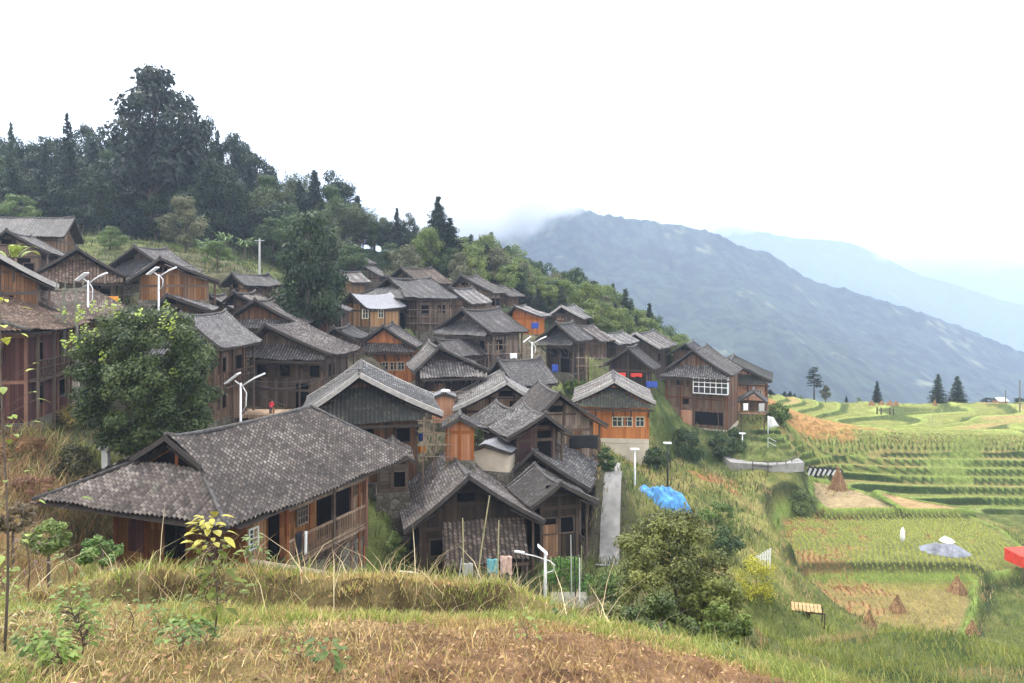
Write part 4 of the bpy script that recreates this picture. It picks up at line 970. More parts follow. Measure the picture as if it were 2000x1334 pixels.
for row, (Yr, dy, st) in enumerate(((136, 4, 40), (126, 34, 44), (117, 70, 46), (109, 108, 46))):
    px = -330 + row * 15
    while px < 1345:
        yt = np.interp(px, sx, sy) - (20 if px < 400 else 34 if px < 720 else 6 if px < 920 else 22) + (dy * (1.0 if px < 700 else .62) if px < 860 else (0, 10, 24, 40)[row]) + rs.uniform(-12, 12)
        if px < 500: kind = rs.choice(['dark', 'dark', 'dark', 'broad', 'dark', 'fir'])
        elif px < 720: kind = rs.choice(['bamboo', 'bamboo', 'fir', 'broad', 'dark'])
        elif px < 900: kind = rs.choice(['bamboo', 'broad', 'broad', 'light', 'dark'])
        else: kind = rs.choice(['light', 'light', 'broad', 'palefir', 'light', 'tan'] if row else ['palefir', 'fir', 'broad', 'light'])
        wpx = rs.uniform(78, 115) * (1 if px < 800 else .78) * (.72 if kind in ('fir', 'palefir') else 1)
        Y = Yr + rs.uniform(-3, 3) - (6 if px > 1100 else 0)
        skip = (row == 3 and (px > 1290 or 380 < px < 520))
        X = (px - 1000) / F * Y
        inh = any(inpoly(np.array([X]), np.array([Y]), foot(h, 1.5))[0] for h in HS)
        if not skip and not inh and (HY - yt) / F * Y - gz(X, Y) > (3. if px < 860 else 1.2):
            tree(kind, px, yt, Y, wpx, WOODL[kind], {'dark': 'dark broadleaf trees of the wood', 'fir': 'pointed conifers of the wood', 'bamboo': 'bamboo clumps of the wood', 'light': 'yellow-green trees of the wood', 'broad': 'mid-green trees of the wood', 'tan': 'brownish trees of the wood', 'palefir': 'airy pines of the wood'}[kind], seed=cnt)
            cnt += 1
        px += st * rs.uniform(.7, 1.05) * (.8 if px < 800 else .5)
# ---- near trees and bushes, each with its own crown
def bigtree(name, cat, label, x, y, z, blobs, n, leaf, cols, trunkspec, seed, shoots=None):
    rg = np.random.default_rng(seed); o = empty(name, (x, y, z), label=label, cat=cat)
    V, f, c = blobcrown(blobs, n, leaf, cols, rg, .35)
    if shoots is not None:
        sv = []; sf = []; sc = []; k = len(V)
        for p in shoots:
            m = 20; P = np.array(p) + rg.normal(0, 1, (m, 3)) * (.09, .09, .17); nn = np.tile((0, -.4, 1.), (m, 1)); v2, f2 = leafquads(P, leaf * 1.1, nn, rg)
            sv.append(v2); sf.append(f2 + k); k += len(v2); sc.append(np.tile(np.array((.28, .36, .06)) * rg.uniform(.8, 1.1), (len(v2), 1)))
        V = np.concatenate([V] + sv); f = np.concatenate([f] + sf); c = np.concatenate([c] + sc)
    t = MB()
    for pts, rs_ in trunkspec: t.tube(pts, rs_, 8)
    t.build('trunk', M['bark'], o, True)
    meshobj('crown', npmesh('crown', V, f, col=c), M['leaf'], o)
    return o
def blobset(rg, n, cx, cz, rx, rz, br, pw=2.2):
    out = []
    for i in range(n):
        a = rg.uniform(0, 6.28); q = rg.uniform(-1, 1); e = (1 - abs(q) ** pw) ** .5; r = rx * e * math.sqrt(rg.uniform(.2, 1))
        out.append((cx + r * math.cos(a), r * math.sin(a), cz + rz * q, br * rg.uniform(.7, 1.2), br * rg.uniform(.7, 1.2), br * rg.uniform(.55, .9)))
    return out
rg = np.random.default_rng(5)
Yt = 37.5; c0 = W3(288, 740, Yt); gzt = W3(288, 905, Yt).z
bl = blobset(rg, 170, 0, c0.z - gzt, 2.95, 3.25, .68, 3.)
sh = [((p[0] - 288) / F * Yt, -(1.8 + .0), (HY - p[1]) / F * Yt - gzt) for p in ((200, 604), (222, 598), (245, 600), (262, 606), (190, 615), (268, 594), (360, 600), (350, 630), (368, 622), (178, 655), (188, 662), (172, 668), (222, 648), (205, 640), (365, 640), (310, 612), (240, 690), (372, 720), (168, 608))]
bigtree('citrus_tree', 'tree', 'big round dark glossy tree with bright yellow-green shoots, beside the large foreground house', c0.x, Yt, gzt, bl, 60000, .085, ((.012, .026, .01), (.11, .15, .05)),
        [([(0, 0, -1), (.1, 0, 1.4), (0, 0, 4.5)], [.2, .16, .06]), ([(-.9, .2, -1), (-.8, 0, 1.6), (-1.2, 0, 4)], [.12, .1, .04]), ([(.6, 0, 1), (1.5, 0, 3.5)], [.1, .04])], 8, sh)
Yt = 19.5; zb_ = gz((1310 - 1000) / F * Yt, Yt); c0 = W3(1312, 1118, Yt)
bl = blobset(rg, 110, 0, c0.z - zb_ - .15, 1.42, 1.5, .3, 2.4) + [((1345 - 1312) / F * Yt, 0, (HY - 1010) / F * Yt - zb_, .25, .25, .35), ((1300 - 1312) / F * Yt, 0, (HY - 1032) / F * Yt - zb_, .3, .3, .3)]
bigtree('leafy_bush', 'bush', 'big dark leafy bush with purplish tips in front of the blue tarpaulin', c0.x, Yt, zb_, bl, 30000, .042, ((.028, .04, .012), (.24, .25, .07)),
        [([(0, 0, -1), (.1, 0, 1.3), (.2, 0, 2.6)], [.05, .04, .015]), ([(0, 0, 0), (-.7, .1, 1.8)], [.04, .015]), ([(0, 0, .2), (.8, .2, 2)], [.04, .012])], 9)
def bush(label, px, py, Y, wpx, hpx, cols, seed, leaf=None, n=2600, name='bush', group=None):
    if Y > 22: Y = hitY(px, py + hpx * .35, 14) + wpx / 2 / F * Y * .3
    x = (px - 1000) / F * Y; zc = (HY - py) / F * Y; z = gz(x, Y); rx = wpx / 2 / F * Y; rz = hpx / 2 / F * Y; rg = np.random.default_rng(seed)
    z = min(z, zc - rz * .4); bl = blobset(rg, 26, 0, zc - z, rx * .75, rz * .75, min(rx, rz) * .36)
    o = bigtree(name, 'bush', label, x, Y, z, bl, n, leaf or max(.045, .0016 * Y), cols, [([(0, 0, -.3), (0, 0, max(.3, zc - z))], [.04, .02])], seed)
    if group: o['group'] = group
    return o
G1 = ((.05, .1, .02), (.16, .22, .05)); G2 = ((.02, .045, .015), (.07, .11, .03)); GY = ((.2, .24, .04), (.4, .42, .07)); GB = ((.08, .06, .03), (.2, .15, .07)); YEL = ((.26, .26, .03), (.5, .46, .05)); PUR = ((.12, .05, .05), (.26, .13, .1))
bush('bright green leafy bush left of the cream shed', 935, 850, 50, 90, 60, G1, 1)
bush('yellowish green scrub above the near barn roof', 915, 905, 46, 90, 45, GY, 2)
bush('yellow flowering bush below the white stake fence', 1478, 1130, 34, 90, 110, YEL, 3, .04, 3500)
bush('green bush beside the yard of the paved path, behind the white poles', 1110, 1130, 39, 110, 90, ((.05, .13, .02), (.14, .27, .05)), 4, .06, 3500)
bush('dark green hedge bush below the tall reddish-brown house', 1345, 870, 78, 90, 70, G2, 5, None, 4000)
bush('dark green hedge bush below the small stilted pavilion', 1425, 868, 80, 95, 60, G2, 6, None, 4000)
bush('dark bush at the right corner of the plaster-based orange house', 1285, 900, 66, 60, 60, G2, 7)
bush('dark green plants left of the grassy plot below the orange house', 1185, 900, 58, 40, 60, G2, 8)
bush('light green bush between the dark timber houses', 1120, 755, 70, 60, 30, G1, 9)
bush('dark tangled bush in the gap above the orange house', 1150, 775, 72, 60, 40, G2, 10)
bush('green weeds beside the near right corner of the large foreground house', 765, 1080, 33, 60, 100, ((.07, .12, .03), (.2, .25, .07)), 11, .06)
bush('dark weeds under the near corner of the dark barn', 790, 1130, 30, 80, 60, G2, 12, .06)
bush('grey-green scrub at the left below the pavilion bank', 1520, 810, 90, 60, 50, G1, 13)
bush('brownish bush on the bank under the red-brown house', 140, 815, 32, 90, 60, ((.2, .16, .05), (.4, .3, .1)), 14, .06)
bush('dark bush below the big round tree', 150, 905, 29, 120, 80, ((.03, .03, .015), (.1, .1, .04)), 15, .06, 3500)
bush('brownish bush at the left edge of the bank', 25, 1010, 17, 90, 60, ((.1,.07,.04),(.2,.16,.08)), 16, .03, 5000)
bush('bushy green weeds below the left eave of the large foreground house', 95, 1050, 14, 110, 70, ((.08, .12, .03), (.22, .28, .08)), 17, .025, 4000)
bush('green leafy weeds before the dark front wall of the large house', 200, 1075, 13, 110, 60, ((.06, .12, .03), (.2, .3, .08)), 18, .025, 4000)
bush('deep green grass tuft bush on the near bank beside the concrete slab', 1010, 1190, 13.5, 150, 70, ((.06, .1, .02), (.2, .24, .06)), 19, .03, 5000)
bush('dark bush at the foot of the big leafy bush', 1290, 1215, 15, 240, 90, ((.03,.05,.015),(.14,.18,.05)), 20, .035, 9000)
bush('yellowish straggly bush right of the foot of the big leafy bush', 1390, 1170, 18.5, 130, 120, ((.06,.08,.02),(.26,.28,.07)), 27, .04, 6000)
bush('straggly bush left of the foot of the big leafy bush', 1185, 1215, 15, 120, 70, ((.06,.07,.02),(.22,.22,.07)), 28, .035, 5000)
bush('fresh green shrub on the slope between the big leafy bush and the blue tarpaulin', 1400, 1010, 40, 110, 60, G1, 29, .07, 4000)
bush('green shrub hiding the lower end of the paved path', 1188, 1148, 34, 70, 60, G1, 33, .05, 4000)
bush('rusty dry brush at the left edge under the dark red-brown house', 35, 880, 31, 130, 70, ((.2,.1,.05),(.42,.25,.12)), 31, .04, 6000)
bush('reddish brown dry brush lower on the left bank', 60, 960, 27, 120, 70, ((.16,.08,.05),(.36,.2,.12)), 32, .035, 6000)
bush('weedy green bush on the slope right of the big leafy bush', 1420, 1215, 17, 120, 80, ((.06, .1, .02), (.2, .25, .05)), 21, .04, 4000)
bush('fresh green bush on the steep bank left of the upper paddy', 1565, 985, 62, 80, 60, ((.06, .1, .03), (.16, .2, .06)), 22, .1, 3500)
bush('dark tangle of brush on the bank left of the yellow flowering bush', 1400, 1060, 40, 120, 70, G2, 23, .07, 3500)
bush('scrubby light plants on the bank under the thin white lamp', 560, 560, 74, 50, 40, G1, 24)
bush('green scrub between the orange house and the tan cabin', 685, 650, 74, 50, 40, G1, 25)
def fronds(name, label, px, py, Y, n, L, wd, col, seed, cat='plant'):
    x = (px - 1000) / F * Y; z = (HY - py) / F * Y; rg = np.random.default_rng(seed); V = []; f = []; C_ = []
    for i in range(n):
        a = rg.uniform(0, 6.28); up = rg.uniform(.5, 1.1); l = L * rg.uniform(.7, 1.1); cc = np.array(col) * rg.uniform(.75, 1.25); k = len(V)
        bx, by = rg.normal(0, L * .12, 2)
        for j in range(6):
            s = j / 5; r = l * s * math.cos(up) * .9; h_ = l * (s * math.sin(up) * 1.25 - .75 * s * s * .9); ww = wd * math.sin(math.pi * min(.98, s * .9 + .08))
            c0_ = (bx + r * math.cos(a), by + r * math.sin(a), h_ + .3); V.append((c0_[0] - math.sin(a) * ww, c0_[1] + math.cos(a) * ww, c0_[2])); V.append((c0_[0] + math.sin(a) * ww, c0_[1] - math.cos(a) * ww, c0_[2])); C_ += [cc, cc]
            if j: f.append((k + 2 * j - 2, k + 2 * j - 1, k + 2 * j + 1, k + 2 * j))
    o = empty(name, (x, Y, z), label=label, cat=cat)
    meshobj('leaves', npmesh('leaves', V, np.array(f), col=np.array(C_)), M['leaf'], o)
    s = MB(); s.tube([(0, 0, -1.2), (0, 0, .5)], [.12, .07]); s.build('stem', M['bark'], o)
fronds('banana_plant', 'bright yellow-green banana plant at the left edge', 26, 512, 46, 10, 1.9, .24, (.34, .42, .08), 1)
for i, (px, py, l) in enumerate(((405, 490, 'leftmost'), (440, 478, 'middle'), (478, 488, 'rightmost'))):
    fronds('banana_plant', l + ' of the three fronded green plants on the upper bank', px, py, 90, 34, 2.6, .12, (.12, .18, .07), 4 + i)
# ---------------- things around the houses ----------------
def lamp(label, px, py0, py1, Y, pdir=-1, black=False, style=1):
    x = (px - 1000) / F * Y; zt = (HY - py1) / F * Y; z = gz(x, Y); Hh = zt - z
    o = empty('street_lamp', (x, Y, z), label=label, cat='street lamp', group='street lamps')
    wh = M['metal'] if black else M['white']
    p = MB(); p.tube([(0, 0, -.3), (0, 0, Hh * .5), (0, 0, Hh)], [.085, .07, .055], 8); p.build('pole', wh, o, True)
    a = MB()
    if style == 1:
        a.tube([(0, 0, Hh * .78), (pdir * -.28, 0, Hh * .84), (pdir * -.3, 0, Hh * .93), (0, 0, Hh)], .03, 6)
        a.tube([(0, 0, Hh * .97), (-pdir * .5, -.1, Hh + .12), (-pdir * .8, -.1, Hh + .3)], .035, 6)
        a.build('arm', wh, o, True)
        h = MB(); Mx = Matrix.Translation((-pdir * 1.0, -.1, Hh + .38)) @ Matrix.Rotation(pdir * R(24), 4, 'Y'); h.box(-.3, .3, -.1, .1, -.04, .05, Mx); h.build('lamp_head', wh, o)
        s = MB(); s.bar((0, 0, Hh - .1), (pdir * .3, 0, Hh + .12), .05); Mx = Matrix.Translation((pdir * .42, 0, Hh + .25)) @ Matrix.Rotation(pdir * R(38), 4, 'Y'); s.box(-.42, .42, -.3, .3, -.03, .03, Mx); s.build('solar_panel', M['white'], o)
    elif style == 2:                         # one long bowed arm
        a.tube([(0, 0, Hh * .62), (.34, 0, Hh * .66), (.42, 0, Hh * .76), (.2, 0, Hh * .84), (-.5, 0, Hh * .93), (-1.0, 0, Hh * .97)], .024, 6); a.build('arm', wh, o, True)
        h = MB(); Mx = Matrix.Translation((-1.15, 0, Hh)) @ Matrix.Rotation(R(8), 4, 'Y'); h.box(-.22, .22, -.07, .07, -.03, .03, Mx); h.build('lamp_head', wh, o)
        s = MB(); Mx = Matrix.Translation((-.12, 0, Hh + .1)) @ Matrix.Rotation(R(42), 4, 'Y'); s.box(-.28, .28, -.2, .2, -.02, .02, Mx); s.build('solar_panel', M['white'], o)
    else:
        a.tube([(0, 0, Hh - .08), (-pdir * .35, 0, Hh + .02)], .035, 6); a.build('arm', wh, o, True)
        h = MB(); h.box(-.32, .28, -.14, .14, Hh - .02, Hh + .08); h.build('lamp_head', M['white'], o)
    return o
lamp('white double-armed street lamp in front of the fully tiled gable house', 172, 620, 548, 50)
lamp('white street lamp before the wide brown house, second from the left', 310, 590, 536, 54)
lamp('biggest white street lamp with curled arms, behind the large foreground house', 470, 815, 748, 40)
lamp('lone white double-armed street lamp in the middle of the village', 1039, 700, 668, 68)
lamp('white street lamp with a long bowed arm by the concrete slab, near centre', 1065, 1175, 1078, 34.5, style=2)
lamp('tall slim white pole lamp left of the blue tarpaulin heap', 1240, 1000, 878, 55, style=3)
lamp('black pole street lamp standing behind the blue tarpaulin heap', 1304, 955, 866, 60, black=True, style=3)
lamp('short white lamp before the dark hedge, left of the curved railing', 1450, 905, 847, 79, style=3)
def pole(name, label, cat, px, py0, py1, Y, r, mat, extra=None, lean=0., group=None):
    x = (px - 1000) / F * Y; zt = (HY - py1) / F * Y; z0 = gz(x, Y) if py0 is None else (HY - py0) / F * Y
    p = MB(); p.tube([(0, 0, -.3), (lean * .5, 0, (zt - z0) / 2), (lean, 0, zt - z0)], [r, r * .9, r * .75], 7)
    if extra: extra(p, zt - z0)
    o = p.build(name, mat, None, False); o.location = (x, Y, z0); return tag(o, label, cat, group)
pole('utility_pole', 'pale concrete pole alone on the grassy bank left of the big evergreen', 'pole', 507, None, 466, 80, .13, M['conc'], lambda p, h: p.box(-.5, .5, -.04, .04, h - .25, h - .17))
def twin(p, h):
    p.tube([(.75, 0, -.3), (.72, 0, h)], [.11, .09], 7)
    for z in (h - .1, h - .9, h - 1.6): p.box(-.5, 1.3, -.06, .06, z - .05, z + .05)
    for x in (-.4, .1, .6, 1.1): p.tube([(x, 0, h - .1), (x, 0, h + .45)], .035, 5)
pole('utility_pole', 'dark twin-posted power pole with crossbars at the left', 'pole', 124, 700, 562, 44, .12, M['concd'], twin)
pole('utility_pole', 'thin tall dark pole at the right edge of the field', 'pole', 1992, None, 742, 112, .1, M['concd'])
pole('utility_pole', 'thin pole on the crest left of the right-edge pole', 'pole', 1964, None, 762, 130, .1, M['concd'])
pole('field_stake', 'left of two upright stakes in the middle of the terraces', 'stake', 1821, None, 801, 100, .05, M['bamboo'])
pole('field_stake', 'right of two upright stakes in the middle of the terraces', 'stake', 1840, None, 799, 98, .05, M['bamboo'])
def flag():
    Y = 84; x = (1500 - 1000) / F * Y; z = gz(x, Y); o = empty('flagpole', (x, Y, z), label='white pole with a drooping white flag beside the terraces', cat='flagpole')
    h = (HY - 812) / F * Y - z; p = MB(); p.tube([(0, 0, -.3), (0, 0, h)], [.06, .045], 7); p.build('pole', M['white'], o, True)
    V = []; f = []
    for i in range(7):
        for j in range(5):
            s = i / 6; t = j / 4; V.append((.06 + 1.15 * s * (.45 + .55 * t), .08 * math.sin(s * 7 + t * 3), h - .05 - 1.35 * t * (1 - .25 * s) - .1 * s))
    for i in range(6):
        for j in range(4): a = i * 5 + j; f.append((a, a + 1, a + 6, a + 5))
    m = npmesh('flag', np.array(V), np.array(f), smooth=True); fo = meshobj('flag', m, M['white'], o); md = fo.modifiers.new('thick', 'SOLIDIFY'); md.thickness = .01
flag()
# ---- overhead wires
def wire(label, a, b, sagm=.35, r=.012):
    A_ = W3(*a); B = W3(*b); p = MB(); p.tube([A_.lerp(B, i / 12) - Vector((0, 0, sagm * 4 * (i / 12) * (1 - i / 12))) for i in range(13)], r, 4, False)
    tag(p.build('overhead_wire', M['metal']), label, 'wire')
wire('overhead wire running from the biggest white lamp towards the orange house', (480, 742, 40), (690, 722, 44))
wire('overhead wire sagging across the front of the dark two-storey house', (480, 746, 40), (640, 735, 44), .5)
wire('overhead wire dropping steeply right of the biggest white lamp', (480, 744, 40), (560, 792, 43), .2)
wire('overhead wire between the twin-posted power pole and the second street lamp', (145, 568, 44), (312, 566, 54), .3)
wire('overhead wire from the twin-posted power pole to the left edge', (115, 566, 44), (-60, 540, 40))
wire('overhead wire crossing before the middle of the village to the lone white lamp', (690, 722, 44), (1039, 672, 68), .6)
wire('overhead wire from the lone white lamp towards the tall reddish-brown house', (1039, 675, 68), (1330, 735, 83), .8)
wire('overhead wire above the pale-roofed house to the black lamp', (830, 800, 48), (1304, 866, 60), .7)
def rack(label, px, py, Y, wd, hh, rows=3, cols=4):
    A_ = W3(px, py, Y); o = empty('pole_rack', tuple(A_), label=label, cat='rack')
    for i in range(cols + 1):
        p = MB(); p.tube([(wd * i / cols, 0, -1.5), (wd * i / cols + random.uniform(-.1, .1), 0, hh)], [.05, .04], 5); p.build('upright', M['w_grey'], o)
    for j in range(rows):
        p = MB(); z = hh * (j + .7) / rows; p.tube([(-.3, -.05, z + random.uniform(-.1, .1)), (wd + .3, -.05, z + random.uniform(-.15, .15))], [.035, .03], 5); p.build('crossbar', M['w_grey'], o)
rack('grey pole rack before the large grey plank house', 800, 640, 83, 4.4, 2.2)
rack('pole rack in front of the wide dark-roofed house', 955, 705, 73, 3.6, 1.8, 2)
rack('open pole frame right of the mossy gable house', 825, 905, 43.5, 1.4, 2.6, 4, 2)
rack('pole rack before the open timber house', 1130, 725, 77, 2.4, 1.6, 2, 3)
rack('pole rack below the dark corrugated-skirted house', 845, 800, 62, 3.0, 1.5, 3, 3)
# ---- sheets and tarpaulins
def heap(name, label, cat, px, py, wpx, dep, hgt, mat, seed, Y=None, rot=0., sharp=1., flat=False):
    Y = Y or hitY(px, py); x = (px - 1000) / F * Y; z = gz(x, Y); rg = np.random.default_rng(seed); wd = wpx / F * Y; n = 44
    u_, v_ = np.meshgrid(np.linspace(-1, 1, n), np.linspace(-1, 1, n), indexing='ij'); r = np.hypot(u_, v_)
    sc = (1 + .35 * (vnoise(np.arctan2(v_, u_) * 2 + 9, r * 0, seed, 2) - .5)) / np.maximum(1, r / np.maximum(np.abs(u_), np.abs(v_)).clip(1e-3))
    X = u_ * sc * wd / 2; Yy = v_ * sc * dep / 2; rr = np.maximum(np.abs(u_), np.abs(v_))
    h = hgt * (1 - rr ** 2.2) * (.45 + 1.0 * vnoise(u_ * 2.2 + 5, v_ * 2.2, seed + 1, 2)) + hgt * .55 * (np.abs(vnoise(u_ * 5 + 3, v_ * 5, seed + 2, 2) - .5)) * sharp * (1 - rr ** 4) + .03
    gx = x + X * math.cos(rot) - Yy * math.sin(rot); gy = Y + X * math.sin(rot) + Yy * math.cos(rot); gg = ground(gx, gy)
    if flat: gg = gg.mean() + .25 - 1.2 * rr ** 8 + 0 * gg
    V = np.stack([gx - x, gy - Y, gg - z + h], -1).reshape(-1, 3); idx = np.arange(n * n).reshape(n, n); f = np.stack([idx[:-1, :-1], idx[1:, :-1], idx[1:, 1:], idx[:-1, 1:]], -1).reshape(-1, 4)
    o = meshobj(name, npmesh(name, V, f, smooth=True), mat); o.location = (x, Y, z); return tag(o, label, cat)
heap('tarpaulin_heap', 'bright blue tarpaulin draped over a heap beside the path', 'tarpaulin', 1282, 985, 142, 3.2, .95, M['blue'], 3, 55, .05, 1.5, True)
heap('sheet', 'thin blue corner of sheeting left of the blue tarpaulin heap', 'sheet', 1228, 968, 34, 1.2, .25, M['blue'], 5, 55)
heap('tarpaulin_heap', 'crumpled grey tarpaulin lying in the upper paddy', 'tarpaulin', 1845, 1078, 84, 3.0, .42, M['gtarp'], 8, None, -.35, 2.2)
heap('sheet', 'white sheet lying at the back of the grey tarpaulin', 'sheet', 1849, 1058, 26, 1.3, .35, M['white'], 9)
heap('sack_pile', 'pale white sack lying behind the right corner of the large house', 'sack', 752, 1092, 40, 1.2, .9, M['conc'], 14, 31)
def board(name, label, cat, px0, py0, px1, py1, Y, mat, th=.04, tilt=0.):
    x0 = (px0 - 1000) / F * Y; x1 = (px1 - 1000) / F * Y; z1 = (HY - py0) / F * Y; z0 = (HY - py1) / F * Y; p = MB(); n = 8
    V = []; f = []
    for i in range(n + 1):
        for j in range(n + 1): s = i / n; t = j / n; V.append(((x1 - x0) * (s - .5) * (1 - .08 * t * math.sin(s * 9)), .05 * math.sin(s * 11 + t * 2), (z1 - z0) * (1 - t) - .03 * math.sin(s * 8) * t))
    for i in range(n):
        for j in range(n): a = i * (n + 1) + j; f.append((a, a + 1, a + n + 2, a + n + 1))
    o = meshobj(name, npmesh(name, np.array(V), np.array(f), smooth=True), mat); md = o.modifiers.new('thick', 'SOLIDIFY'); md.thickness = .012
    o.location = ((x0 + x1) / 2, Y, z0); return tag(o, label, cat)
board('cloth', 'teal and blue patterned cloth hung on the line before the dark barn', 'cloth', 951, 1092, 974, 1120, 33, M['teal'])
board('cloth', 'pink and white patterned cloth hung beside the teal one', 'cloth', 977, 1086, 1000, 1122, 33, M['pinkc'])
board('cloth', 'whitish cloth hung left of the teal cloth', 'cloth', 903, 1100, 924, 1124, 33, M['conc'])
board('cloth', 'blue cloth hanging on the open frame right of the mossy gable house', 'cloth', 817, 846, 829, 862, 49.5, M['navy'])
board('cloth', 'small orange cloth hanging below the blue cloth on the open frame', 'cloth', 816, 872, 832, 884, 49.5, M['orange'])
board('cloth', 'blue cloth hung at the porch of the orange-gabled upper house', 'cloth', 1038, 630, 1052, 642, 93, M['navy'])
board('cloth', 'white laundry in the left side of the small stilted pavilion', 'cloth', 1452, 788, 1461, 802, 80.6, M['white'])
board('cloth', 'blue and white laundry in the right side of the small stilted pavilion', 'cloth', 1482, 788, 1493, 804, 80.6, M['conc'])
board('tarpaulin', 'black tarpaulin hanging under the roof of the weathered grey wooden house', 'tarpaulin', 1112, 850, 1168, 876, 48.6, M['black'])
board('door_panel', 'bright orange plywood panel leaning against the house with the fully tiled gable', 'panel', 204, 579, 232, 592, 58, M['orange'])
board('cloth', 'white cloth drying below the wide dark-roofed house', 'cloth', 996, 690, 1010, 700, 72, M['white'])
board('cloth', 'blue cloth at the edge of the low dark-tiled roof', 'cloth', 1078, 712, 1090, 726, 64, M['navy'])
board('cloth', 'blue and grey laundry right of the dark shingled gable', 'cloth', 1262, 745, 1284, 757, 77, M['navy'])
board('banner', 'red banner hung under the dark shingled gable at the right', 'banner', 1200, 728, 1222, 735, 79, M['red'])
board('banner', 'second red banner, right of the first under the dark shingled gable', 'banner', 1232, 729, 1254, 736, 79, M['red'])
heap('tarpaulin', 'blue tarpaulin spread on the left slope of the low dark-tiled house', 'tarpaulin', 952, 742, 2, .1, .05, M['blue'], 4, 64) if False else None
o = MB(); a = HK['g36']; n = 6
V = []; f = []
for i in range(n + 1):
    for j in range(n + 1):
        t = .25 + .73 * j / n; s = .15 + 1.9 * i / n; V.append((-a['wl'] * t, s, a['H'] - a['drop'] * fprof(t) + .22 + .03 * math.sin(i * 2 + j)))
for i in range(n):
    for j in range(n): q = i * (n + 1) + j; f.append((q, q + 1, q + n + 2, q + n + 1))
ob = meshobj('tarpaulin', npmesh('tarpaulin', np.array(V), np.array(f), smooth=True), M['blue']); ob.location = a['root'].location; ob.rotation_euler = a['root'].rotation_euler; tag(ob, 'blue tarpaulin spread on the left slope of the low dark-tiled roof', 'tarpaulin')
# ---- haystacks
def haystack(label, px, py, hpx, wpx, group='straw stacks', cat='haystack'):
    Y = hitY(px, py); x = (px - 1000) / F * Y; z = gz(x, Y); h = hpx / F * Y; r = wpx / 2 / F * Y; rg = np.random.default_rng(int(px)); n = 900; q = rg.random(n) ** 1.3; a = rg.uniform(0, 6.28, n)
    rr = r * (1 - q) ** .8 * rg.uniform(.75, 1.1, n); P0 = np.stack([rr * np.cos(a), rr * np.sin(a), q * h * .95], 1); d = np.stack([-np.cos(a) * r * .28, -np.sin(a) * r * .28, np.full(n, h * .3)], 1) + rg.normal(0, .09 * h, (n, 3))
    w_ = np.stack([-np.sin(a), np.cos(a), a * 0], 1) * .025; V = np.stack([P0 - d * .5 - w_, P0 - d * .5 + w_, P0 + d * .5 + w_ * .3, P0 + d * .5 - w_ * .3], 1).reshape(-1, 3)
    c = np.repeat(np.array((.36, .22, .11)) * rg.uniform(.4, 1.7, (n, 1)), 4, 0); m = 12
    base = []; bf = []
    for i in range(4):
        for k in range(m): b = 6.283 * k / m; R_ = r * .85 * (1 - i / 3.6) ** .8; base.append((R_ * math.cos(b), R_ * math.sin(b), h * .9 * i / 3 - .03))
    for i in range(3):
        for k in range(m): bf.append((i * m + k, i * m + (k + 1) % m, (i + 1) * m + (k + 1) % m, (i + 1) * m + k))
    nV = len(V); V = np.concatenate([V, np.array(base)]); f = np.concatenate([np.arange(nV).reshape(-1, 4), np.array(bf) + nV]); c = np.concatenate([c, np.tile((.22, .11, .06), (len(base), 1))])
    o = meshobj('haystack', npmesh('haystack', V, f, col=c), M['grass']); o.location = (x, Y, z); tag(o, label, cat, group)
haystack('reddish straw stack on the tan plot behind the upper paddy', 1637, 957, 40, 36)
haystack('brown straw stack at the back right of the lower paddy', 1870, 1158, 30, 36)
haystack('dull brown straw stack in the middle of the lower paddy', 1753, 1197, 30, 34)
haystack('straw stack at the left front of the lower paddy', 1698, 1226, 30, 30)
haystack('straw stack at the right end of the lower paddy bund', 1899, 1240, 26, 28)
for i, (px, w_) in enumerate(((1703, 14), (1722, 12), (1738, 16), (1750, 12), (1826, 9))):
    haystack(('leftmost', 'second', 'third', 'fourth', 'rightmost, separate')[i] + ' of the small pink straw heaps along the field crest', px, 792, 9 if i < 4 else 11, w_)
for i, (px, py) in enumerate(((1713, 800), (1721, 801), (1738, 802), (1745, 803))):
    pole('field_stake', ('first', 'second', 'third', 'fourth')[i] + ' from the left of the short dark stakes in the green field below the crest', 'stake', px, None, py - 5, 112, .12, M['bark'])
# ---- drying sheets, timber platform, red canopy
def sheets():
    Y = hitY(1607, 932); x = (1607 - 1000) / F * Y; z = gz(x, Y); o = empty('sheet_stack', (x, Y, z), .1, label='row of tilted pale and black sheets on the bank behind the tan plot', cat='sheet stack')
    for i in range(7):
        xx = -1.7 + i * .56; p = MB(); p.bar((xx, 0, .05), (xx + .5, .25, .8 - .06 * i), .26, .03, (0, 1, 0)); p.build('pale_sheet', M['conc'], o)
        p = MB(); p.bar((xx + .1, .08, .02), (xx + .62, .33, .93 - .06 * i), .62, .04, (0, 1, 0)); p.build('black_sheet', M['black'], o)
sheets()
def platform():
    Y = hitY(1575, 1205); x = (1575 - 1000) / F * Y; z = gz(x, Y); print('PLAT', Y); o = empty('timber_platform', (x, Y, z), -.25, label='small platform of new orange planks on dark posts beside the lower paddy', cat='platform')
    t = MB(); h = .7
    for i in range(8): t.bar((-1.1 + i * .3, -.7 + .03 * (i % 3), h + .02 * (i % 2)), (-1.0 + i * .3, .9, h + .08), .24, .05)
    t.build('plank_deck', M['newwood'], o); b = MB(); b.bar((-1.2, -.6, h - .09), (1.4, -.6, h - .09), .1); b.bar((-1.2, .7, h - .09), (1.4, .7, h - .09), .1); b.build('beam', M['post'], o)
    for a, c_ in ((-1.1, -.6), (1.3, -.6), (-1.1, .7), (1.3, .7), (-.5, -.6)): p = MB(); p.bar((a, c_, -.6), (a + .06, c_, h - .14), .1); p.build('post', M['post'], o)
    p = MB(); p.box(-.9, .3, -.2, .5, 0, .35); p.build('crate', M['w_dark'], o); return o
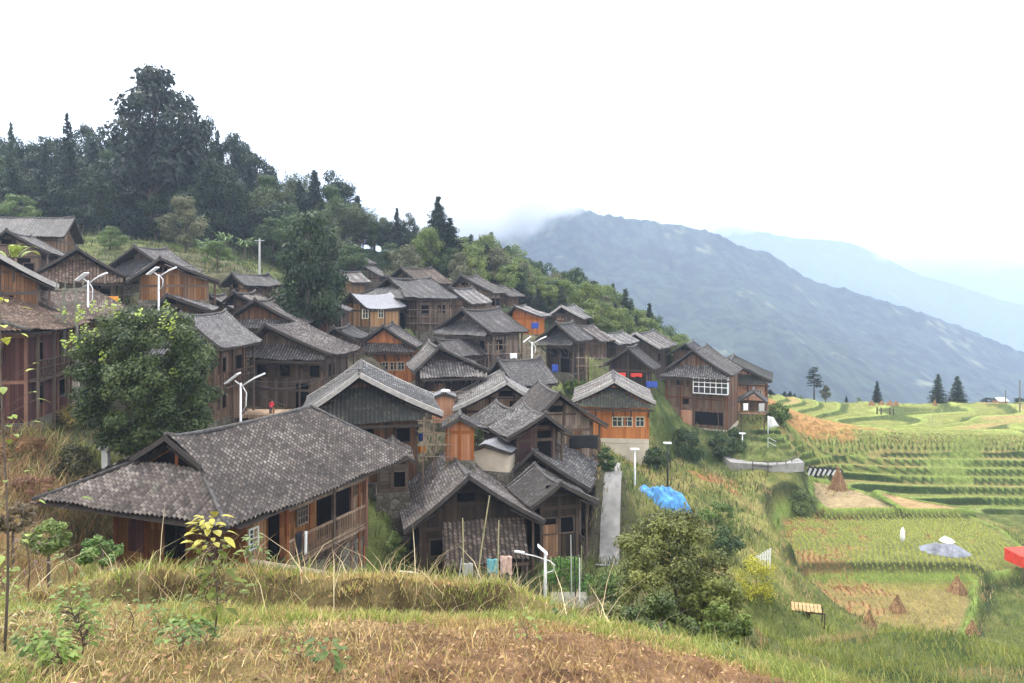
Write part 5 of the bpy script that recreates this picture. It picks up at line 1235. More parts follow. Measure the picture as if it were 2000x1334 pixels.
pf = platform(); pf.scale = (.62 * pf.location.y / 40,) * 3
Y = 58.5; x = (2004 - 1000) / F * Y; z = gz(x, Y); o = empty('canopy', (x, Y, z), .15, label='bright red tarpaulin canopy cut by the right edge', cat='canopy')
zt = (HY - 1078) / F * Y - z; p = MB()
p.poly([(-1.05, -.8, zt - .05), (1.3, -.8, zt), (1.3, .9, zt + .1), (-1.05, .9, zt + .08)]); p.poly([(-1.05, -.8, zt - .85), (1.3, -.82, zt - .8), (1.3, -.8, zt), (-1.05, -.8, zt - .05)]); p.poly([(-1.05, .9, zt - .85), (-1.05, -.8, zt - .85), (-1.05, -.8, zt - .05), (-1.05, .9, zt + .08)])
ob = p.build('cloth', M['red'], o); md = ob.modifiers.new('t', 'SOLIDIFY'); md.thickness = .02
for a in (-1., 1.25): p = MB(); p.bar((a, -.75, -.4), (a, -.75, zt - .06), .06); p.build('post', M['post'], o)
# ---- scarecrow
Y = hitY(1762, 1066); x = (1762 - 1000) / F * Y; z = gz(x, Y); o = empty('scarecrow', (x, Y, z), label='white cloth scarecrow standing on a stick in the upper paddy', cat='scarecrow')
p = MB(); p.tube([(0, 0, -.2), (.03, 0, .6)], .03, 5); p.build('stick', M['bamboo'], o)
p = MB(); p.tube([(0, 0, .3), (.02, 0, .7), (.03, 0, 1.15), (.05, 0, 1.4), (.05, 0, 1.5)], [.12, .2, .17, .1, .03], 9); p.build('cloth', M['white'], o, True)
# ---- white stakes
Y = hitY(1487, 1106); x = (1487 - 1000) / F * Y; z = gz(x, Y); o = empty('stake_fence', (x, Y, z), -.3, label='little fence of white pointed stakes on the bank above the yellow flowers', cat='fence')
for i in range(8):
    p = MB(); p.bar((-.5 + i * .14, 0, -.2), (-.46 + i * .14, .02, .35 + .1 * i), .1, .03); p.build('stake', M['white'], o)
p = MB(); p.bar((-.52, .04, .15), (.56, .04, .45), .05, .02); p.build('rail', M['white'], o)
# ---- pink building on the crest, distant
Y = 132; x = (1960 - 1000) / F * Y; z = gz(x, Y); o = empty('distant_house', (x, Y, z), .2, label='tiny pinkish walled house on the crest near the right edge', cat='house')
p = MB(); p.box(-.9, .9, 0, 1.5, -1, (HY - 784) / F * Y - z); p.build('wall', M['w_pink'], o); p = MB(); zt = (HY - 784) / F * Y - z; p.poly([(-1.1, -.2, zt), (1.1, -.2, zt), (1.1, .8, zt + .6), (-1.1, .8, zt + .6)]); p.poly([(-1.1, .8, zt + .6), (1.1, .8, zt + .6), (1.1, 1.8, zt), (-1.1, 1.8, zt)]); p.build('roof', M['conc'], o)
# ---- paved path, kerb wall, slab, yard with railing
def ribbon(name, pts, wd, mat, zoff, kind='structure', label=None, cat=None):
    P = np.array(pts, float); s = np.concatenate([[0], np.cumsum(np.hypot(*np.diff(P, axis=0).T))]); q = np.linspace(s[-1] * .10, s[-1] * .87, 60); X = np.interp(q, s, P[:, 0]); Y_ = np.interp(q, s, P[:, 1])
    tx = np.gradient(X); ty = np.gradient(Y_); l = np.hypot(tx, ty); nx, ny = -ty / l, tx / l; W_ = np.linspace(-.5, .5, 7) * wd; G = []; zc = ground(X, Y_)
    zc = np.max([ground(X + nx * k, Y_ + ny * k) for k in (-.6, 0, .6)], axis=0) - .03; zc = np.convolve(np.pad(zc, 3, mode='edge'), np.ones(7) / 7, 'valid')
    for k in W_: G.append(np.stack([X + nx * k, Y_ + ny * k, zc + zoff], 1))
    V = np.stack(G, 1); n, m = V.shape[:2]; idx = np.arange(n * m).reshape(n, m); f = np.stack([idx[:-1, :-1], idx[:-1, 1:], idx[1:, 1:], idx[1:, :-1]], -1).reshape(-1, 4)
    o = meshobj(name, npmesh(name, V.reshape(-1, 3), f), mat); return tag(o, label, cat, None, kind)
ribbon('path', PATH, 1.15, M['path'], .05)
yard = [tuple(W3(1440, 900, hitY(1440, 903))[:2]), tuple(W3(1500, 905, hitY(1500, 906))[:2]), tuple(W3(1550, 905, hitY(1550, 904))[:2])]
zy_ = sum(gz(*p) for p in yard) / 3 + .02
p = MB(); p.poly([(yard[0][0] - 1, yard[0][1] - 1.2, zy_), (yard[1][0], yard[1][1] - 1.3, zy_), (yard[2][0] + .6, yard[2][1] - 1.2, zy_), (yard[2][0] + .8, yard[2][1] + 1.2, zy_), (yard[0][0] - 1, yard[0][1] + 1.6, zy_)]); o = p.build('pavement', M['path']); md = o.modifiers.new('t', 'SOLIDIFY'); md.thickness = .9; tag(o, kind='structure')
def railing(name, label, pts, hgt, mat, step=.9):
    o = empty(name, tuple(pts[0]), label=label, cat='railing'); b0 = Vector(pts[0]); rl = MB(); P = [Vector(p) - b0 for p in pts]
    for a, b in zip(P[:-1], P[1:]):
        for q in (hgt, hgt * .55): rl.bar(a + Vector((0, 0, q)), b + Vector((0, 0, q)), .06)
    rl.build('rail', mat, o)
    for a, b in zip(P[:-1], P[1:]):
        n = max(1, int((b - a).length / step))
        for i in range(n): c_ = a.lerp(b, i / n); p = MB(); p.bar(c_ + Vector((0, 0, -.3)), c_ + Vector((0, 0, hgt)), .06); p.build('post', mat, o)
rp = []
for px, py in ((1470, 922), (1500, 926), (1535, 924), (1558, 912)):
    Y = hitY(px, py); x = (px - 1000) / F * Y; rp.append((x, Y, gz(x, Y)))
railing('railing', 'dark curved railing along the paved yard edge by the terraces', rp, 1., M['metal'])
rp = []
for px, py in ((1500, 878), (1516, 888)):
    Y = hitY(px, py); x = (px - 1000) / F * Y; rp.append((x, Y, gz(x, Y)))
railing('railing', 'pale handrail beside the steps under the flagpole', rp, 1., M['conc'])
Y = 49; x0 = (1160 - 1000) / F * Y; p = MB(); za = (HY - 1035) / F * Y
p.box(0, .45, 0, 4.2, -.6, 1.5); o = p.build('garden_wall', M['plaster']); o.location = (x0 + .25, Y - 2.5, za); o.rotation_euler = (0, 0, -.05); tag(o, 'low cream wall along the left side of the paved path', 'wall')
p = MB(); p.box(-.02, .95, .3, 1.9, 1.52, 1.6); o = p.build('board', M['newwood']); o.location = (x0 - .1, Y - .8, za); tag(o, 'yellow-orange board lying on top of the low cream wall', 'board')
Y = hitY(1110, 1182); x = (1110 - 1000) / F * Y; z = (HY - 1174) / F * Y; p = MB(); p.box(-.022 * Y, .026 * Y, -.02 * Y, .03 * Y, -.3, 0.); o = p.build('concrete_slab', M['concd']); o.location = (x, Y, z); tag(o, 'dark mossy concrete slab beside the near bank, under the bowed-arm lamp', 'slab')
# ---- sticks, bamboo, logs, pipe
for i, (px, y0, y1, ln, l, m_) in enumerate(((906, 1100, 1012, -.05, 'thin pale bamboo stick with a bent tip, leftmost before the dark barn', 'bamboo'), (930, 1110, 968, .55, 'long leaning bamboo stick with a reddish tip before the dark barn', 'bamboo'), (972, 1105, 1016, .05, 'yellowish upright bamboo stick between the hung cloths', 'bamboo'),
        (890, 1150, 1090, .25, 'pale stick leaning at the left foot of the dark barn', 'conc'), (1117, 1172, 1045, -.05, 'pale upright pole in the yard right of the bowed-arm lamp', 'conc'), (1125, 1172, 1010, -.12, 'dark upright pole in the yard right of the pale one', 'metal'), (1132, 1172, 1090, .0, 'short white post at the right end of the concrete slab', 'white'))):
    pole('stick', l, 'stick', px, y0 + 25, y1, 31.5 if i < 4 else 34.5, .03, M[m_], None, ln)
Yb = 38; x = (1062 - 1000) / F * Yb; z = gz(x, Yb); o = empty('bamboo_fence', (x, Yb, z), -.15, label='tall fence of bare bamboo sticks in front of the small porch house', cat='fence')
for i in range(15):
    p = MB(); hh = random.uniform(1.3, 2.5); p.tube([(i * .15, 0, -.3), (i * .15 + random.uniform(-.1, .1), 0, hh)], [.028, .018], 5); p.build('stick', M['bamboo'] if i % 3 == 0 else M['post'], o)
p = MB(); p.bar((-.1, .05, .9), (2.3, .05, 1.0), .04); p.build('rail', M['post'], o)
a = W3(492, 1098, 24); b = W3(742, 1146, 22.5); p = MB(); p.tube([a, a.lerp(b, .5) + Vector((0, 0, .03)), b], [.10, .12, .13], 9); tag(p.build('log', M['w_grey'], None, True), 'long pale log lying in front of the large foreground house', 'log')
a = W3(505, 1112, 23.5); b = W3(700, 1152, 22); p = MB(); p.tube([a, b], [.07, .08], 8); tag(p.build('log', M['bark'], None, True), 'darker log lying just below the long pale log', 'log')
Y = 24; x = (806 - 1000) / F * Y; z = (HY - 1145) / F * Y; p = MB(); p.tube([(-.45, 0, .46), (.0, 0, .42), (.14, 0, .40), (.14, 0, -.5)], .035, 6); o = p.build('pipe', M['plaster'], None, True); o.location = (x, Y, z); tag(o, 'bent cream pipe frame in the weeds left of the dark barn', 'pipe')
Y = 36; x = (207 - 1000) / F * Y; z = (HY - 910) / F * Y; p = MB(); p.box(-.14, .14, -.14, .14, -.8, .78); p.box(-.28, .28, -.18, .18, .78, .95); o = p.build('gate_post', M['conc']); o.location = (x, Y, z); tag(o, 'square white post with a cap under the big round tree', 'post')
# basin on the salmon hut
h = HK['g51']; p = MB(); p.tube([(0, 1.0, h['H'] + .02), (0, 1., h['H'] + .12), (0, 1., h['H'] + .22)], [.3, .42, .3], 12); o = p.build('basin', M['white'], None, True); o.location = h['root'].location; tag(o, 'white basin upside down on the small salmon hut', 'basin')
# ---- glass bay of the tall reddish house
h = HK['g32']; a0, zt = local(h, 1354, 738, 'f', -.9); a1, zb_ = local(h, 1421, 770, 'f', -.9); root = h['root']; yb = h['ov'] - .9; xr = h['wr'] - h['side']; a1 = min(a1, xr + .3)
b = MB(); b.box(a0, a1, yb + .04, h['ov'] - .06, zb_ - .12, zb_ - .02); b.box(a0, a1, yb + .04, h['ov'] - .06, zt + .02, zt + .1); bay = b.build('bay', M['white'], root)
p = MB(); p.box(a0 + .02, a1 - .02, yb + .03, yb + .05, zb_, zt); p.box(a1 - .05, a1 - .03, yb + .05, h['ov'] - .06, zb_, zt); p.box(a0 + .03, a0 + .05, yb + .05, h['ov'] - .06, zb_, zt); p.build('pane', M['glass'], bay)
fr = MB(); nn = 6
for i in range(nn + 1): q = a0 + (a1 - a0) * i / nn; t = .05 if i % 2 else .08; fr.box(q - t / 2, q + t / 2, yb - .03, yb + .02, zb_ - .1, zt + .1)
for z in (zb_ - .06, zb_ + (zt - zb_) * .42, zb_ + (zt - zb_) * .72, zt + .04): fr.box(a0 - .035, a1 + .035, yb - .036, yb + .015, z - .04, z + .04)
for i in range(3): q = yb + .04 + (h['ov'] - yb - .1) * (i + .5) / 3; fr.box(a1 - .02, a1 + .03, q - .03, q + .03, zb_, zt)
fr.build('bay_frame', M['white'], bay)
d = MB(); q0, z1 = local(h, 1357, 803); q1, z0 = local(h, 1412, 832); d.box(q0, q1, h['ov'] - .065, h['ov'] + .01, z0, z1); d.build('door', M['dark'], root)
d = MB(); q0, z1 = local(h, 1328, 800); q1, z0 = local(h, 1352, 834); d.box(q0, q1, h['ov'] - .05, h['ov'] + .01, z0, z1); d.build('panel', M['w_pink'], root)
d = MB(); q0, z1 = local(h, 1352, 770, 'f'); q1, z0 = local(h, 1412, 803, 'f')
d.bar((q0, h['ov'] - .3, z1 - .3), (q1, h['ov'] - .3, z1 - .35), .06); d.bar((q0 + .3, h['ov'] - .3, z0 - 1.6), (q0 + .4, h['ov'] - .3, z1), .07); d.bar((q1 - .4, h['ov'] - .3, z0 - 1.6), (q1 - .6, h['ov'] - .3, z1), .07); d.build('drying_frame', M['w_grey'], root)
# ---- the pavilion's floor and body
h = HK['g52']; root = h['root']; xl, xr = -h['wl'] + .35, h['wr'] - .35; zf = (HY - 808) / F * h['Y'] - h['zb']
p = MB(); p.box(xl - .15, xr + .15, .3, 2.7, zf - .1, zf); p.build('floor', M['w_tan'], root)
for a in (xl, xr):
    for y in (.42, 2.5): p = MB(); p.box(a - .06, a + .06, y - .06, y + .06, -1.6, zf - .1); p.box(a - .06, a + .06, y - .06, y + .06, zf, h['H'] - h['drop'] - .02); p.build('post', M['post'], root)
p = MB(); p.box(xl, xr, 2.4, 2.46, zf, h['H'] - h['drop'] - .1); p.build('back_wall', M['w_dark'], root)
p = MB(); p.bar((xl, .36, zf + .55), (xr, .36, zf + .55), .05); p.build('railing', M['post'], root)
# ---- lean-to on the near barn, loft boards
h = HK['g43']; root = h['root']; q0, z1 = local(h, 862, 1022); q1, z0 = local(h, 1022, 1082)
def pos(a, q): return a, h['ov'] - .05 - 1.3 * q, z1 + (z0 + .1 - z1) * q - .08 * np.sin(np.pi * q)
v = sheet('p', M['tile_brown'], pos, q0, q1, None, math.hypot(1.3, z1 - z0), root, 39, .08, 91, .015)
lt = meshobj('lean_to_roof', npmesh('lean_to_roof', v[0], v[1], uv=v[2]), M['tile_brown'], root)
p = MB(); p.box(q0, q1, h['ov'] - 1.32, h['ov'] - 1.22, z0 - .12, z0 + .02); p.build('beam', M['post'], lt)
for a in (q0 + .1, q1 - .1): p = MB(); p.box(a - .06, a + .06, h['ov'] - 1.3, h['ov'] - 1.18, -.6, z0 - .1); p.build('post', M['post'], root)
d = MB(); d.box(q0 + .5, q1 - .4, h['ov'] - .07, h['ov'] - .02, .2, z0 - .1); d.build('barn_door', M['dark'], root)
# ---- the large foreground house: balcony, windows, panels
h = HK['g42']; root = h['root']; X = h['wr'] - h['side']
def rp_(px, py, off=0.): return local(h, px, py, 'r', off)
def rpanel(name, px0, px1, pyt, pyb, mat, pr=.05, dep=.02, parent=None):
    a0, z1 = rp_(px0, pyt); a1, _ = rp_(px1, pyt); _, z0 = rp_(px0, pyb); p = MB(); p.box(X + dep, X + pr, min(a0, a1), max(a0, a1), z0, z1); return p.build(name, mat, parent or root), (min(a0, a1), max(a0, a1), z0, z1)
af, zfl = rp_(523, 1104); _, ztop = rp_(523, 1040)
ze = h['H'] - h['drop']; zfl = ze - 2.55
y0, y1 = h['ov'], h['L'] - .6 - h['rh']
p = MB(); p.box(X + .02, X + .075, y0, y1, -1.5, zfl - .2); p.build('lower_wall', M['w_horiz'], root)
b0 = rp_(520, 1090, .0)[0]; b1 = rp_(682, 1040, .0)[0]; bw = 1.0
fl = MB(); fl.box(X + .08, X + bw, b0, b1, zfl - .16, zfl - .04); balc = fl.build('balcony', M['w_grey'], root)
rl = MB(); rl.box(X + bw - .09, X + bw, b0, b1, zfl + .88, zfl + .97); rl.box(X + bw - .07, X + bw - .02, b0, b1, zfl + .04, zfl + .09); k = int((b1 - b0) / .13)
for i in range(k + 1): y = b0 + (b1 - b0) * i / k; rl.box(X + bw - .06, X + bw - .03, y - .018, y + .018, zfl - .1, zfl + .9)
rl.build('balustrade', M['w_grey'], balc)
for q in (b0 + .06, (b0 + b1) * .5 + .3, b1 - .06):
    p = MB(); p.box(X + bw - .1, X + bw + .04, q - .07, q + .07, zfl - 1.0, ze - .02); p.build('post', M['post_red'] if q != (b0 + b1) * .5 + .3 else M['post'], root)
p = MB(); p.box(X + bw - .08, X + bw + .0, b0, b1, ze - .42, ze - .26); p.build('beam', M['w_grey'], root)
m0 = (b0 + b1) * .5 + .3
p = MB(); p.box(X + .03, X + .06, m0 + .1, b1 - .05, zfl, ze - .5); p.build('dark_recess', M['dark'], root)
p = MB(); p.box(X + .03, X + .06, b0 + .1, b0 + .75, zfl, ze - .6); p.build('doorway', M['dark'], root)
def rwin(a0, a1, z0, z1, frame, bars):
    w_ = MB()
    for s in ((a0 - .06, a0, z0 - .06, z1 + .06), (a1, a1 + .06, z0 - .06, z1 + .06), (a0, a1, z0 - .06, z0), (a0, a1, z1, z1 + .06)): w_.box(X + .05, X + .13, *s)
    for i in range(1, bars): q = a0 + (a1 - a0) * i / bars; w_.box(X + .06, X + .115, q - .015, q + .015, z0, z1)
    for i in range(1, 4): q = z0 + (z1 - z0) * i / 4; w_.box(X + .06, X + .11, a0, a1, q - .015, q + .015)
    wo = w_.build('window', frame, root); g = MB(); g.box(X + .045, X + .07, a0, a1, z0, z1); g.build('pane', M['glass'], wo)
rwin(m0 - 1.35, m0 - .7, ze - 1.55, ze - .45, M['w_grey'], 4)
rwin(b1 + .25, b1 + .85, ze - 1.35, ze - .35, M['w_tan'], 5)
p = MB(); p.box(X + .03, X + .07, b1 + .1, y1 - .05, zfl, ze - .05); p.build('pale_panel', M['w_tan'], root)
p = MB(); p.box(X + .02, X + .07, .4 + y0, b0 - .1, zfl + .0, ze - .35); p.build('orange_panel', M['w_tan'], root)
rwin(y0 + .15, y0 + .6, zfl + .9, ze - .9, M['white'], 2)
w_ = MB(); w_.box(X + .08, X + .12, m0 + .6, m0 + 1.7, zfl - 1.9, zfl - .45)
for i in range(9): w_.box(X + .12, X + .15, m0 + .62, m0 + 1.68, zfl - 1.85 + i * .155, zfl - 1.78 + i * .155)
w_.build('shutter', M['w_dark'], root)
for q in (b1 + .02, (b1 + y1) / 2 + .1, y1 - .06): p = MB(); p.box(X + .05, X + .16, q - .07, q + .07, -1.2, ze - .05); p.build('post', M['post_red'], root)
rt = root.matrix_basis.copy()
def onbalc(name, label, cat, y, wd, top, bot, mat, off=.03):
    V = []; f = []; n = 8
    for i in range(n + 1):
        for j in range(n + 1): s = i / n; t = j / n; V.append((X + bw + off + .03 * math.sin(s * 9 + t), y + (s - .5) * wd * (1 - .25 * t * (1 - t) * 2), zfl + top + (bot - top) * t))
    for i in range(n):
        for j in range(n): a = i * (n + 1) + j; f.append((a, a + 1, a + n + 2, a + n + 1))
    o = meshobj(name, npmesh(name, np.array(V), np.array(f), smooth=True), mat); md = o.modifiers.new('t', 'SOLIDIFY'); md.thickness = .05; o.location = root.location; o.rotation_euler = root.rotation_euler; tag(o, label, cat)
yb = rp_(583, 1040, bw)[0]
onbalc('jacket', 'black jacket hung over the balcony balustrade of the large house', 'clothing', yb, .45, 1.15, -.15, M['black'])
onbalc('towel', 'narrow white towel hung over the balustrade right of the black jacket', 'towel', yb + .45, .16, 1.05, .1, M['white'])
# front wall details of the same house
p = MB(); zz_ = h['H'] - h['drop'] * fprof(.4) - .1; p.poly([(-h['wl'] * .36, h['ov'] - .04, zz_), (h['wr'] * .36, h['ov'] - .04, zz_), (0, h['ov'] - .04, h['H'] - .25)]); p.build('gable_opening', M['dark'], root)  # flat dark panel on the plank wall paints the opening's darkness
yf = h['ov']; xl = -h['wl'] + h['side']
for i, (a, b_) in enumerate(((-2.6, -1.7), (-.6, .5), (1.4, 2.3))):
    p = MB(); p.box(a, b_, yf - .05, yf - .02, ze - 2.4, ze - .7); p.build('panel', M['w_red'] if i != 1 else M['dark'], root)
# ---- the person in red
def person():
    Y = 52.; x = (531 - 1000) / F * Y; zf = (HY - 806) / F * Y
    bm = bmesh.new(); J = {'hip': (0, 0, .62), 'waist': (0, 0, .8), 'chest': (0, .02, 1.03), 'neck': (0, .0, 1.2), 'head': (0, -.02, 1.3), 'crown': (0, -.01, 1.42),
        'kl': (-.1, -.42, .62), 'kr': (.1, -.42, .6), 'fl': (-.1, -.44, .14), 'fr': (.1, -.42, .12), 'tl': (-.1, -.58, .06), 'tr': (.1, -.56, .05),
        'sl': (-.18, .0, 1.12), 'sr': (.18, .0, 1.12), 'el': (-.24, -.1, .88), 'er': (.24, -.1, .88), 'hl': (-.12, -.34, .76), 'hr': (.12, -.34, .76)}
    E = [('hip', 'waist'), ('waist', 'chest'), ('chest', 'neck'), ('neck', 'head'), ('head', 'crown'), ('hip', 'kl'), ('hip', 'kr'), ('kl', 'fl'), ('kr', 'fr'), ('fl', 'tl'), ('fr', 'tr'), ('chest', 'sl'), ('chest', 'sr'), ('sl', 'el'), ('sr', 'er'), ('el', 'hl'), ('er', 'hr')]
    Rd = {'hip': .15, 'waist': .13, 'chest': .14, 'neck': .055, 'head': .09, 'crown': .07, 'kl': .07, 'kr': .07, 'fl': .045, 'fr': .045, 'tl': .035, 'tr': .035, 'sl': .06, 'sr': .06, 'el': .045, 'er': .045, 'hl': .03, 'hr': .03}
    me = bpy.data.meshes.new('person'); ks = list(J); me_ly = bm.verts.layers.skin.verify()
    vs = {k: bm.verts.new(J[k]) for k in ks}
    for a, b in E: bm.edges.new((vs[a], vs[b]))
    for k in ks: vs[k][me_ly].radius = (Rd[k], Rd[k]); vs[k][me_ly].use_root = (k == 'hip')
    bm.to_mesh(me)
    o = bpy.data.objects.new('person', me); link(o); o.modifiers.new('skin', 'SKIN'); o.modifiers.new('sub', 'SUBSURF').levels = 2; o.modifiers['sub'].render_levels = 2
    m, t, b = newmat('red_clothing_and_skin', .75); tc = N(t, 'ShaderNodeTexCoord').outputs['Object']; s = N(t, 'ShaderNodeSeparateXYZ'); t.links.new(tc, s.inputs[0])
    c = ramp(t, s.outputs[2], [(0, (.05, .04, .05))]); c = mixc(t, mathn(t, 'GREATER_THAN', s.outputs[2], .66), (.04, .04, .06), (.6, .04, .06)); c = mixc(t, mathn(t, 'GREATER_THAN', s.outputs[2], 1.17), c, (.42, .27, .2))
    t.links.new(c, b.inputs['Base Color']); me.materials.append(m); o.location = (x, Y, zf); o.scale = (.62,) * 3; tag(o, 'person in a red top sitting outside the dark two-storey house', 'person')
    hb = MB(); hb.tube([(0, .0, 1.30), (0, .01, 1.40), (0, .01, 1.47)], [.105, .10, .03], 9); hb.build('hair', M['black'], o, True)
    s_ = MB(); s_.box(-.25, .25, -.2, .2, .42, .5); s_.box(-.22, -.16, -.18, .18, -.3, .42); s_.box(.16, .22, -.18, .18, -.3, .42); q = s_.build('stool', M['w_brown']); q.scale = (.62,) * 3; q.location = (x, Y, zf); tag(q, 'low wooden stool under the person in red', 'stool')
    d = MB(); d.box(-2.6, 2.4, -.7, 1.6, -.25, -.02); q = d.build('terrace', M['w_tan']); q.location = (x, Y, zf); q.name = 'wooden_terrace'; tag(q, 'wooden terrace deck under the person in red', 'deck')
person()
# ---------------- saplings close to the camera ----------------
def leafy(name, label, px, pybase, Y, hpx, nl, lsz, col, seed, lean=0., cat='sapling', col2=None, pysc=None):
    x = (px - 1000) / F * Y; z = gz(x, Y); Hh = max(.2, (HY - (pybase - hpx)) / F * Y - z); rg = np.random.default_rng(seed); o = empty(name, (x, Y, z), label=label, cat=cat)
    s = MB(); pts = [(lean * q + .03 * math.sin(5 * q), .02 * math.cos(4 * q), Hh * q) for q in np.linspace(-.05, 1, 9)]; s.tube(pts, [(.003 + .005 * min(Hh, 1.6)) * (1 - .7 * i / 8) for i in range(9)], 6)
    V = []; f = []; C_ = []
    for i in range(nl):
        q = .22 + .78 * (i + rg.random()) / nl; b = Vector((lean * q + .03 * math.sin(5 * q), .02 * math.cos(4 * q), Hh * q)); a = rg.uniform(0, 6.28) ; rr = (.06 + .22 * Hh * (1 - q) ** .7 * rg.random()) ; e = b + Vector((rr * math.cos(a), rr * math.sin(a), rr * .5))
        if rr > .08: s.tube([b, e], [.002, .0015], 4, False)
        L_ = lsz * rg.uniform(.6, 1.25); up = rg.uniform(-.35, .5); d = Vector((math.cos(a) * math.cos(up), math.sin(a) * math.cos(up), math.sin(up))); sd_ = d.cross(Vector((0, 0, 1))).normalized(); k = len(V)
        cc = np.array(col) * rg.uniform(.75, 1.3); cc = cc if col2 is None or q < .75 else np.array(col2) * rg.uniform(.8, 1.2)
        for t, wd in ((0, .05), (.25, .8), (.55, 1.), (.82, .55), (1, .03)):
            c0_ = e + d * (L_ * t) - Vector((0, 0, .35 * L_ * t * t)); V += [tuple(c0_ - sd_ * L_ * .3 * wd + Vector((0, 0, .05 * L_ * wd))), tuple(c0_), tuple(c0_ + sd_ * L_ * .3 * wd + Vector((0, 0, .05 * L_ * wd)))]; C_ += [cc, cc * .85, cc]
        for t in range(4):
            for m_ in (0, 1): q_ = k + 3 * t + m_; f.append((q_, q_ + 1, q_ + 4, q_ + 3))
    s.build('stem', M['bark'], o, True); meshobj('leaves', npmesh('leaves', np.array(V), np.array(f), col=np.array(C_), smooth=True), M['leaf'], o); return o
leafy('sapling', 'tall yellow-green sapling with big leaves in front of the large house', 415, 1310, 6.0, 300, 120, .09, (.14, .17, .03), 1, .02, col2=(.42, .38, .07))
leafy('sapling', 'bright green young plant at the lower left', 155, 1320, 5.3, 165, 170, .05, (.16, .24, .05), 2, -.03)
leafy('sapling', 'low bright green plant left of the young plant at the lower left', 70, 1334, 5.0, 90, 150, .045, (.14, .22, .05), 3)
leafy('sapling', 'bushy green plant in the bottom left corner', 110, 1345, 4.7, 70, 150, .05, (.18, .25, .05), 4)
leafy('sapling', 'thin dark-stemmed young tree at the left on the near terrace', 52, 1135, 9.5, 150, 50, .07, (.13, .08, .06), 5)
leafy('sapling', 'second thin dark-stemmed young tree, right of the first on the near terrace', 131, 1130, 9.8, 60, 18, .08, (.15, .2, .05), 6)
leafy('sapling', 'sprig of dark green leaves near the bottom, left of centre', 640, 1334, 5.2, 75, 34, .07, (.1, .15, .04), 7)
leafy('sapling', 'small leafy stem beside the tall yellow-green sapling', 380, 1330, 5.6, 120, 40, .08, (.12, .19, .04), 8)
leafy('sapling', 'tall thin sapling at the left edge whose yellow-green leaves reach roof height', 4, 1250, 5.5, 665, 50, .08, (.2, .26, .05), 9, .03, col2=(.36, .4, .06))
for i, (px, Y, h, c_, l) in enumerate(((215, 11.3, 75, (.09, .16, .06), 'dark blue-green weed below the roof corner of the large house'), (95, 11., 60, (.16, .24, .07), 'pale green weed on the terrace edge at the left'), (265, 11.6, 60, (.16, .22, .08), 'pale weed on the terrace edge left of the sapling'), (500, 9.8, 70, (.14, .2, .06), 'broad-leafed weed right of the tall sapling'), (8, 8.5, 90, (.22, .3, .05), 'bright weed clump at the left edge'), (1290, 13.5, 60, (.1, .17, .04), 'green fern-like weed before the big leafy bush'), (1000, 12.2, 60, (.12, .17, .05), 'green weed at the foot of the bowed-arm lamp'))):
    leafy('weed', l, px, 560 - gz((px - 1000) / F * Y, Y) / Y * F, Y, h, 60, .07, c_, 20 + i, cat='weed')
for i in range(26):
    Y = math.exp(random.uniform(math.log(4.6), math.log(12.2))); px = random.uniform(-40, 1500); x = (px - 1000) / F * Y
    if Y < 7.5 and px > 700 and i % 3: continue
    o = leafy('low_weed', 'low broad-leafed weed growing out of the straw on the near terrace', px, HY - gz(x, Y) / Y * F, Y, random.uniform(.12, .3) / Y * F, 26, random.uniform(.035, .06), random.choice([(.14, .2, .05), (.2, .25, .06), (.1, .15, .04)]), 100 + i, cat='weed'); o['group'] = 'low weeds on the near terrace'
# ---------------- grasses, straw and stubble ----------------
def blades(name, label, x, y, h, w_, col, lean, seed, cat, zoff=0.):
    rg = np.random.default_rng(seed); n = len(x); z = ground(x, y) - .02 + zoff; a = rg.uniform(0, 6.283, n); ln = lean * rg.uniform(.3, 1.3, n) * h; b = rg.uniform(0, 6.283, n)
    P = np.stack([x, y, z], 1); sd_ = np.stack([np.cos(a), np.sin(a) * .3, a * 0], 1) * w_[:, None]; d = np.stack([np.cos(b), np.sin(b), b * 0], 1) * ln[:, None]; up = np.zeros((n, 3)); up[:, 2] = h * np.sqrt(np.clip(1 - (lean * .6) ** 2, .05, 1))
    V = np.stack([P - sd_, P + sd_, P + d * .35 + up * .6 + sd_ * .75, P + d * .35 + up * .6 - sd_ * .75, P + d + up], 1).reshape(-1, 3); i0 = np.arange(n) * 5
    q = np.stack([i0, i0 + 1, i0 + 2, i0 + 3], 1); t = np.stack([i0 + 3, i0 + 2, i0 + 4], 1)
    c = np.repeat(np.clip(col, 0, 1), 5, 0)
    o = meshobj(name, npmesh(name, V, [q, t], col=c), M['grass']); return tag(o, label, cat, None, 'stuff')
rg = np.random.default_rng(11)
def samp(n, p0, p1, Y0, Y1): Y = np.exp(rg.uniform(math.log(Y0), math.log(Y1), n)); px = rg.uniform(p0, p1, n); return (px - 1000) / F * Y, Y, px
def clump(x, y, s=.7, th=.42, seed=40): return vnoise(x * s, y * s, seed, 3) > th
def inside_house(x, y):
    m = np.zeros(len(x), bool)
    for h in HS: m |= inpoly(x, y, foot(h, .1))
    return m
def pick(n, cs): cs = np.array(cs); return cs[rg.integers(0, len(cs), n)] * rg.uniform(.65, 1.35, (n, 1))
